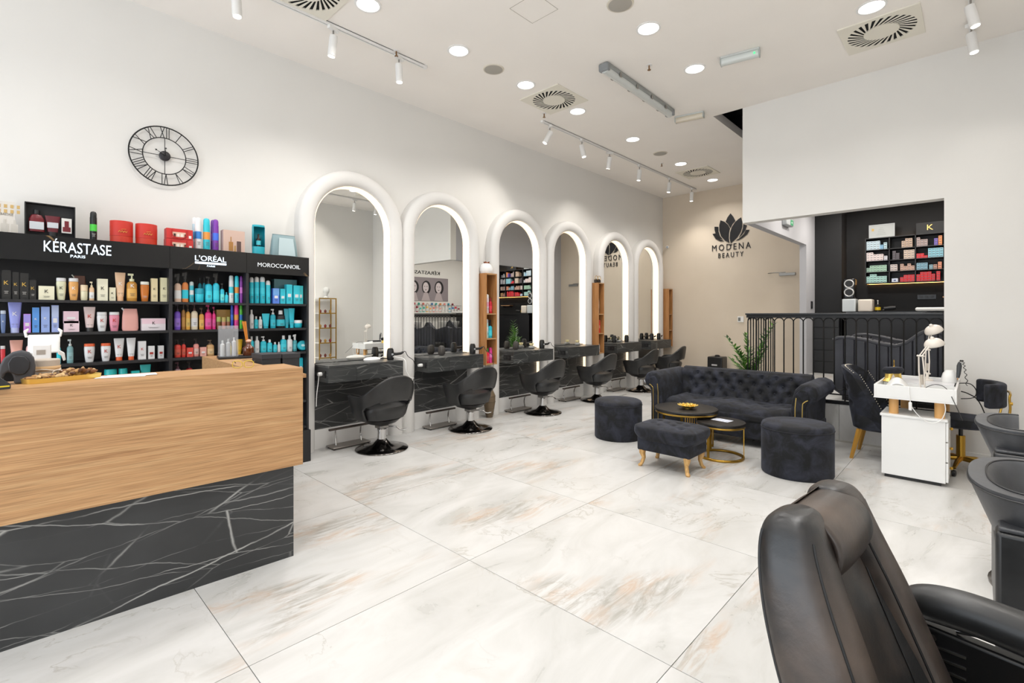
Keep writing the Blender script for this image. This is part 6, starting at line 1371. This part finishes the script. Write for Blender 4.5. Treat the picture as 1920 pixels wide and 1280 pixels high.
# ================================================ wash room on the platform
# wall shelf with colour boxes
us = thing('colour_shelf', 'black backlit wall shelf full of hair colour boxes', 'shelves', (10.15, 0, 1.975)); UX0, UX1 = -.04, .19
UY = [1.385, 1.065, .732, .378, .044, -.285]; ZZ = [0, .182, .368, .555, .751]; UT = .012
part(MB().box(UX1, UY[-1], 0, UX1 + .01, UY[0], ZZ[-1] + UT), 'back_panel', M_SHELF, us, smooth=None)
for y in UY: part(MB().box(UX0, y - UT / 2, 0, UX1, y + UT / 2, ZZ[-1] + UT), 'divider', M_SHELF, us, smooth=None)
for z in ZZ: part(MB().box(UX0, UY[-1] + UT / 2, z, UX1, UY[0] - UT / 2, z + UT), 'shelf_board', M_SHELF, us, smooth=None)
em = emis('#ffc070', 16.)
part(MB().box(.212, UY[-1], -.004, .222, UY[0] - .01, .006).box(.212, UY[0] + .0, 0, .222, UY[0] + .012, ZZ[-1]).box(.212, UY[-1], ZZ[-1] + UT, .222, UY[0] - .01, ZZ[-1] + UT + .01), 'light_strip', em, us, smooth=None)
bw, bh, bd = .0455, .036, .12
bms = {}
def cbox(col):
    if col not in bms:
        bms[col] = MB().box(0, -bw / 2 + .0012, 0, bd, bw / 2 - .0012, bh - .0012).mesh('carton', mat(col, .5))
    return bms[col]
lblm = MB().box(-.001, -bw * .34, bh * .34, 0, bw * .34, bh * .62).mesh('printed_label', mat('#55555c', .5))
CELLS = {(3, 0): [(0, [4, 4, 4, 4], '#b9ccd6', 'pale blue'), (4, [2], '#7fb0d0', 'sky blue'), (5.1, [3], '#a9c4cc', 'pale aqua')], (3, 1): [(3.2, [3, 4, 4], '#b39a86', 'beige')],
         (3, 2): [(0, [4, 3, 3], '#a3908c', 'mauve beige'), (4.7, [3], '#6b55a8', 'violet'), (5.8, [4], '#de8a50', 'orange')], (3, 3): [(0, [2, 3], '#8c8c8c', 'grey'), (2.4, [2], '#77777c', 'dark grey')], (3, 4): [(0, [3, 3, 3, 2], '#a89a94', 'dove grey')],
         (2, 0): [(0, [4, 4, 3, 3, 3], '#ddcecb', 'cream pink'), (5.2, [2], '#d0d0d6', 'white grey')], (2, 1): [(.6, [4, 3], '#4a4348', 'dark plum'), (3.8, [4, 4, 4], '#c4b2a2', 'sand')],
         (2, 2): [(0, [2, 2, 1], '#d3222a', 'bright red'), (3.1, [4, 4, 4, 4], '#86bccb', 'light turquoise')], (2, 3): [(0, [4, 3], '#a4a4a6', 'silver grey'), (2.5, [4, 4], '#8a8a90', 'ash grey')], (2, 4): [(0, [4, 4, 3, 3], '#b89484', 'clay')],
         (1, 0): [(0, [2], '#8fae9c', 'grey green'), (1, [3, 3, 3, 3, 3], '#9cc0a8', 'sage green')], (1, 1): [(0, [3, 3], '#c6bab4', 'pale grey'), (2.8, [3, 2, 3, 2], '#bd9a88', 'dusty rose')],
         (1, 2): [(0, [3, 3, 3], '#7ba4b6', 'steel blue'), (3.4, [2], '#84a8b4', 'light steel'), (4.5, [2], '#b28c7c', 'brown rose'), (5.7, [3], '#de9070', 'peach')], (1, 3): [(0, [3, 3], '#8f7a70', 'brown grey'), (2.4, [3, 3], '#9a8478', 'taupe')], (1, 4): [(0, [3, 3, 3, 3], '#8898a8', 'blue grey')],
         (0, 0): [(0, [3, 4, 4, 3, 3, 3], '#a4cec6', 'mint green')], (0, 1): [(2.8, [2, 3, 3, 3], '#d02830', 'scarlet')], (0, 2): [(0, [3, 4, 4, 4], '#d12129', 'vivid red'), (4.0, [3], '#c81f28', 'deep red'), (5.3, [4], '#d42c32', 'tall stacked red')], (0, 3): [(0, [3, 2], '#9a6a5c', 'rust'), (2.3, [3, 3], '#a07a50', 'ochre')], (0, 4): [(0, [3, 3, 3], '#b03038', 'crimson')]}
RN = ['bottom', 'third', 'second', 'top']; CN = ['first', 'second', 'third', 'fourth', 'fifth']
for (r, c), runs in CELLS.items():
    for c0, hs, col, cn in runs:
        for i, h in enumerate(hs):
            for k in range(h):
                y = UY[c] - UT / 2 - .006 - (c0 + i + .5) * bw
                if y - bw / 2 < UY[c + 1] + UT / 2: continue
                o = link('hair_colour_box', cbox(col), None, (10.15 + UX0 + .012 + .004 * ((i * 7 + k * 3) % 3), y, 1.975 + ZZ[r] + UT + .0008 + k * bh))
                tag(o, '%s hair colour box, %s up in %s stack, %s row, %s column' % (cn, ORD[k], ORD[i], RN[r], CN[c]), 'box', 'hair colour boxes')
                link('printed_label', lblm, o, (0, 0, 0))
t = thing('small_card_box', 'small white box with blue print in backlit shelf, bottom row', 'box', (10.13, 1.065 - .07, 1.975 + UT), 0)
part(MB().box(0, -.04, 0, .1, .04, .06), 'carton', mat('#c4cad8', .5), t, bev=.001); part(MB().box(-.001, -.015, .018, 0, .015, .038), 'printed_label', mat('#3a4a7a', .5), t)
o = at_x(1643.5, 444, 10.45)
t = thing('framed_certificate', 'framed white certificate standing on the backlit shelf', 'picture', (10.24, 1.18, 1.975 + ZZ[-1] + UT + .001))
fr = part(MB().box(-.01, -.175, 0, .01, -.16, .235).box(-.01, .16, 0, .01, .175, .235).box(-.01, -.16, 0, .01, .16, .015).box(-.01, -.16, .22, .01, .16, .235), 'frame', mat('#b9bcbe', .4), t, smooth=None)
part(MB().box(-.004, -.16, .015, .008, .16, .22), 'certificate', mat('#b7bab9', .5), t, smooth=None)
part(MB().box(-.006, .105, .13, -.004, .135, .17), 'seal', mat('#c9a24a', .4), t); 
for k in range(5): part(MB().box(-.006, -.06 + .01 * k, .06 + k * .028, -.004, .07 - .01 * k, .064 + k * .028), 'printed_line', mat('#8f938f', .5), t, smooth=None)
ks = thing('letter_sign', 'dark sign board with small gold letter above the backlit shelf', 'sign', (10.20, .56, 2.76))
part(MB().box(0, -.19, -.025, .012, .17, .165), 'board', mat('#1f1f21', .6), ks, smooth=None)
text_mesh('K', (-.0005, .035, .04), (0, -.075, 0), (0, 0, .085), .006, mat('#e8c878', .35, .5), 'lettering', ks, n=(-1, 0, 0))
# counter along the back of the wash room
wc = thing('wash_counter', 'black counter along the dark back wall behind the railing', 'counter', (9.75, 0, PZ))
part(MB().box(0, -.90, 1.02, .645, 1.60, 1.06), 'counter_top', mat('#161618', .3), wc, smooth=None)
part(MB().box(.03, -.90, 0, .645, 1.60, 1.02), 'counter_body', M_BLK, wc, smooth=None)
fc = thing('drawer_front_unit', 'black drawer unit low on the left of dark wall', 'cabinet', (9.819, 1.90, PZ))
part(MB().box(0, -.19, 0, .14, .19, 1.0), 'unit_body', M_BLK, fc, smooth=None)
for k in range(5): part(MB().box(-.016, -.188, .015 + k * .195, 0, .188, .20 + k * .195), 'drawer', mat('#1e1e20', .45), fc, bev=.003)
CTZ = PZ + 1.0605
def onct(px, X): p = at_x(px, 600, X); return p.y
def wk(name, label, cat, px, X=9.95, **k): return thing(name, label, cat, (X, onct(px, X), CTZ), 0)
t = wk('drawer_tower', 'white square cabinet box under the loudspeaker', 'box', 1594)
part(MB().box(-.12, -.095, 0, .12, .095, .215), 'cabinet', mat('#cfd4d6', .35), t, bev=.01); part(MB().box(-.122, -.075, .02, -.12, .075, .195), 'front_panel', mat('#c2c8cb', .35), t)
t = wk('loudspeaker', 'black loudspeaker with two silver ringed cones', 'speaker', 1594); t.location.z += .2155
part(MB().box(-.10, -.085, 0, .10, .085, .35), 'cabinet', mat('#101012', .2), t, bev=.03, seg=4)
for z in (.11, .255):
    part(MB().tube([(-.103, .062 * math.cos(a * PI / 14), z + .062 * math.sin(a * PI / 14)) for a in range(28)], .011, 8, closed=True), 'cone_ring', mat('#d9d9d9', .3, .5), t)
    part(MB().loft([(0, .055, .055), (.015, .03, .03), (.012, .01, .01)], 22), 'cone', mat('#1a1a1c', .5), t, loc=(-.112, 0, z), rot=(0, PI / 2, 0))
t = wk('drawer_tower', 'beige white square box right of loudspeaker box', 'box', 1624); part(MB().box(-.12, -.098, 0, .12, .098, .205), 'cabinet', mat('#ddd4c8', .4), t, bev=.02, seg=3); part(MB().box(-.122, -.075, .03, -.12, .075, .18), 'front_panel', mat('#d6ccc0', .4), t)
t = wk('soap_dispenser', 'dark pump bottle with yellow label on the counter', 'bottle', 1646)
part(MB().loft([(0, .035, .035), (.10, .038, .038), (.12, .015, .015)], 18), 'body', mat('#1b1612', .25), t); part(MB().loft([(.025, .0395, .0395), (.075, .0395, .0395)], 18, cap=False), 'printed_label', mat('#d9b820', .5), t); part(MB().cyl(0, 0, .12, .18, .006).box(-.03, -.008, .175, .01, .008, .188), 'pump_head', mat('#e0ddd6', .4), t)
t = wk('hair_dryer', 'black hair dryer lying on the wash room counter', 'hair dryer', 1665)
part(MB().tube([(0, .05, .05), (0, -.05, .06), (0, -.10, .065)], [.03, .035, .028], 14), 'barrel', M_BLK, t); part(MB().tube([(0, .02, .05), (-.02, .07, .02)], .014, 8), 'handle', M_BLK, t)
t = thing('socket_strip', 'black triple socket strip on the dark wall', 'socket', (BX, .61, 1.74))
part(MB().box(-.012, -.12, -.04, 0, .12, .04), 'plate', mat('#101012', .3), t, bev=.004)
for k in (-1, 0, 1): part(MB().loft([(0, .024, .024), (.003, .024, .024)], 18), 'socket', mat('#232325', .4), t, loc=(-.015, k * .07, 0), rot=(0, PI / 2, 0))
# basin and loungers
t = thing('towel_rail', 'wooden shelf edge on the dark wall by the opening corner', 'shelf', (BX - .1, .36, 1.72)); part(MB().box(-.05, -.3, 0, .1, .05, .02), 'board', M_OAK, t, smooth=None); part(MB().box(.0, -.28, -.04, .1, -.26, 0).box(.0, .01, -.04, .1, .03, 0), 'bracket', M_BLK, t)
M_CHAN = leather('ribbed_leather', '#303137', '#3d3e46', .55, .03)
def lounger(x, y, rz, label, first=[None]):
    if first[0] is not None: return dup(first[0], (x, y, PZ), rz, label)
    t = thing('wash_lounger', label, 'lounger', (x, y, PZ), rz, 'black ribbed wash loungers')
    # local x: length (0 = foot end), ribbed shell with wavy top; y: width
    prof = [(.0, .70), (.05, .73), (.15, .735), (.30, .71), (.45, .67), (.58, .65), (.68, .69), (.80, .80), (.90, .86), (1.0, .78), (1.08, .60), (1.15, .40)]
    def top(x):
        for (a, b), (c, d) in zip(prof, prof[1:]):
            if a <= x <= c: return b + (d - b) * (x - a) / (c - a)
        return prof[-1][1]
    n = 11; w = 1.15 / n
    for s, y0 in ((0, 0), (1, .52)):
        for k in range(n):
            a, b = k * w + .001, (k + 1) * w - .001; lo = .05 if k > 0 else .12; o = .03 if k == 0 else 0
            part(MB().add([(a + o * 0, y0, lo), (b, y0, .05), (b, y0 + .09, .05), (a, y0 + .09, lo), (a, y0, top(a)), (b, y0, top(b)), (b, y0 + .09, top(b)), (a, y0 + .09, top(a))],
                          [(3, 2, 1, 0), (4, 5, 6, 7), (0, 1, 5, 4), (1, 2, 6, 5), (2, 3, 7, 6), (3, 0, 4, 7)]), 'upholstery_channel', M_CHAN, t, bev=.012, seg=3)
        if s == 0: part(MB().tube([(p_[0], y0 + (.02 if s == 0 else .045), p_[1] + .003) for p_ in prof], .024, 10), 'top_roll', M_CHAN, t)
    part(MB().prism([(.10, .09, .10), (1.1, .09, .10), (1.05, .09, .62), (.95, .09, .70), (.72, .09, .52), (.60, .09, .36), (.10, .09, .36)], (0, .43, 0)), 'seat_body', M_LEA, t, bev=.03, seg=3)
    part(MB().box(.08, .06, 0, 1.1, .55, .06), 'plinth', M_BLK, t)
    b = part(MB().loft([(.52, .10, .14), (.60, .20, .22), (.70, .26, .27), (.80, .29, .29), (.84, .30, .30), (.84, .27, .27), (.76, .22, .22), (.66, .12, .12)], 30, c=(1.30, .30)), 'wash_basin', M_WHITE, t)
    part(MB().box(1.12, .10, 0, 1.5, .50, .55), 'basin_pedestal', M_BLK, t, bev=.02); part(MB().tube([(1.50, .30, .80), (1.50, .30, .95), (1.42, .30, .97)], .012, 8), 'tap', M_CHROME, b)
    first[0] = t; return t
lounger(6.82, 1.25, -PI / 2, 'black ribbed wash lounger directly behind the railing')
lounger(8.05, 1.25, -PI / 2, 'black ribbed wash lounger farther behind the first')
t = thing('hood_dryer', 'large white round basin shell behind the right railing end', 'basin', (8.30, .05, PZ)) if False else None
t = thing('wash_shelf', 'white ledge of wash unit seen above the railing end', 'ledge', (9.0, .42, 1.50)); part(MB().box(-.2, -.9, 0, .25, .22, .05), 'ledge_board', M_WHITE, t, bev=.02, seg=3); part(MB().box(-.1, -.8, -1.06, .2, .1, 0), 'ledge_cabinet', M_BLK, t)
# exit light on the side header
t = thing('exit_sign', 'small grey exit lamp with green sign on side header', 'exit sign', (8.2, 2.2, 2.78), 0)
p = at_y(1472, 418, 2.2); p = at_y(1472, 418, 2.10); t.location = (p.x, 2.10, p.z)
part(MB().box(-.17, -.07, -.05, .17, 0, .06), 'housing', mat('#aeb2b4', .4), t, bev=.012); part(MB().box(.02, -.074, -.035, .15, -.07, .045), 'sign_face', mat('#1f9a60', .4), t, smooth=None)
part(MB().prism([(.05, -.0755, -.005), (.08, -.0755, -.005), (.08, -.0755, -.018), (.10, -.0755, .003), (.08, -.0755, .024), (.08, -.0755, .012), (.05, -.0755, .012)], (0, .002, 0)), 'arrow', mat('#e9f4ee', .4), t, smooth=None)
# lights of the wash room
for x, y in ((7.8, .4), (7.8, 1.4), (9.3, .5), (9.3, 1.4)):
    l = area('wash_room_lamp', (x, y, 3.28), (0, 0, 0), .2, .2, WASH_W, (1, .95, .88)); 
    o = struct('ceiling_lamp_ring', MB().cyl(x, y, 3.285, 3.30, .11), emis('#fff6e8', 6.)); o['kind'] = 'structure'
# ================================================ right wall (seen in the mirrors)
t = thing('gold_shelf_tower', 'tall narrow brass shelf tower seen in the nearest mirror', 'shelves', (5.25, -.78, 0))
for sx in (-1, 1):
    for sy in (-1, 1): part(MB().box(sx * .20 - .01, sy * .13 - .01, 0, sx * .20 + .01, sy * .13 + .01, 1.84), 'post', M_BRASS, t, smooth=None)
for k in range(6):
    z = .10 + k * .345; part(MB().box(-.21, -.14, z, .21, .14, z + .015), 'shelf_board', M_WHITE, t, smooth=None); part(MB().box(-.21, .13, z - .005, .21, .142, z + .02), 'edge_bar', M_BRASS, t, smooth=None)
for k in range(2, 6):
    for j in range(3):
        o = solo(MB().loft([(0, .02, .02), (.05, .03, .03), (.08, .01, .01)], 12), 'shelf_trinket', mat(('#6a2a20', '#a8803a', '#7a2020')[(k + j) % 3], .5), 'small red or gold trinket on the brass shelf tower', 'ornament', (5.12 + j * .12, -.76, .1155 + (k - 1) * .345), group='trinkets on the brass tower')
t = thing('head_statue', 'white head statue on top of the brass shelf tower', 'statue', (5.27, -.78, 1.8405))
part(MB().loft([(0, .05, .05), (.02, .06, .06), (.05, .035, .035), (.09, .04, .045), (.15, .07, .085), (.20, .075, .09), (.25, .05, .06), (.27, .01, .01)], 18), 'head', mat('#cfcfcc', .5), t); part(MB().loft([(0, .012, .004), (.03, .02, .015), (.06, .006, .004)], 8), 'nose', mat('#cfcfcc', .5), t, loc=(0, .085, .14))
t = thing('wall_poster', 'black and white poster of three women seen in second mirror', 'poster', (8.30, RY + .002, 2.18))
part(MB().box(-.75, 0, -.33, .75, .012, .33), 'poster_board', mat('#8d8488', .6), t, smooth=None)
for k, (x, s) in enumerate(((.40, 1.), (-.05, .95), (-.45, .9))):
    for nm_, cc, pts in (('printed_hair', '#1c1a1c', (.02, .12, .16, .2)), ('printed_face', '#cfc4c6', (.0, .10, .105, .15))):
        o = part(MB().loft([(0, pts[2] * s, pts[3] * s), (.002, pts[2] * s, pts[3] * s)], 22), nm_, mat(cc, .6), t, loc=(x + pts[0], .0125 + (.002 if cc[1] == 'c' else 0), .05), rot=(-PI / 2, 0, 0))
    part(MB().prism([(x - .16 * s, .0150, -.33), (x + .16 * s, .0150, -.33), (x + .07 * s, .0150, -.10), (x - .07 * s, .0150, -.10)], (0, .002, 0)), 'printed_shoulders', mat('#b4a8aa', .6), t, smooth=None)
    for e in (-1, 1): part(MB().box(x + e * .04 - .018, .0165, .07, x + e * .04 + .018, .018, .085), 'printed_eye', mat('#2a2628', .6), t, smooth=None)
    part(MB().box(x - .025, .0165, -.03, x + .025, .018, -.012), 'printed_mouth', mat('#4a3a3e', .6), t, smooth=None)
text_mesh('K\u00c9RASTASE', (8.75, RY + .004, 2.60), (-.95, 0, 0), (0, 0, .12), .008, M_BLK, 'lettering', None, n=(0, 1, 0))
o = bpy.data.objects['lettering.002'] if False else [q for q in bpy.data.objects if q.name.startswith('lettering') and q.parent is None][0]
o.name = 'wall_lettering'; tag(o, 'black raised lettering above the poster, seen in a mirror', 'lettering')
t = thing('wash_products_shelf', 'white ledge of colourful bottles seen in second mirror', 'shelf', (8.4, RY, 1.50)); part(MB().box(-1.1, 0, 0, 1.1, .16, .03), 'ledge_board', M_WHITE, t, smooth=None)
part(MB().box(-1.1, 0, .22, 1.1, .08, .235), 'upper_ledge', gl, t, smooth=None)
CC = ['#7a2030', '#a82a3a', '#3a6aa0', '#2a90a8', '#d0d0cc', '#c9c0b8', '#d98a84', '#d9a09a', '#c96a60', '#d08a50', '#c9a050', '#2a9a88', '#3aa89a']
for k in range(18):
    prod('bottle', (9.4 - k * .115, RY + .08, 1.531), .06, .16 + .03 * ((k * 5) % 3), (CC[k % 13], '#d9d6d0', '#e4e0da'), 'coloured bottle on the mirrored white ledge, %s from the far end' % ORD[k], 'bottles on the mirrored ledge', rz=PI)
for k in range(12):
    solo(MB().loft([(0, .03, .025), (.05, .03, .025), (.06, .015, .015)], 10), 'small_jar', mat(CC[(k * 3) % 13], .4), 'small jar on the clear upper ledge of the wash room wall', 'jar', (9.2 - k * .15, RY + .04, 1.7355), group='small jars on upper ledge')
t = thing('fire_alarm', 'red fire alarm button seen in fourth mirror', 'alarm button', (BX, 4.3, 1.4)) if False else thing('fire_alarm', 'red square fire alarm button seen in the fourth mirror', 'alarm button', (9.9, 2.20, 1.45))
part(MB().box(-.05, 0, -.05, .05, .035, .05), 'case', mat('#b01c20', .4), t, bev=.005); part(MB().box(-.02, .035, -.02, .02, .037, .02), 'glass_button', mat('#e0d8d8', .3), t)
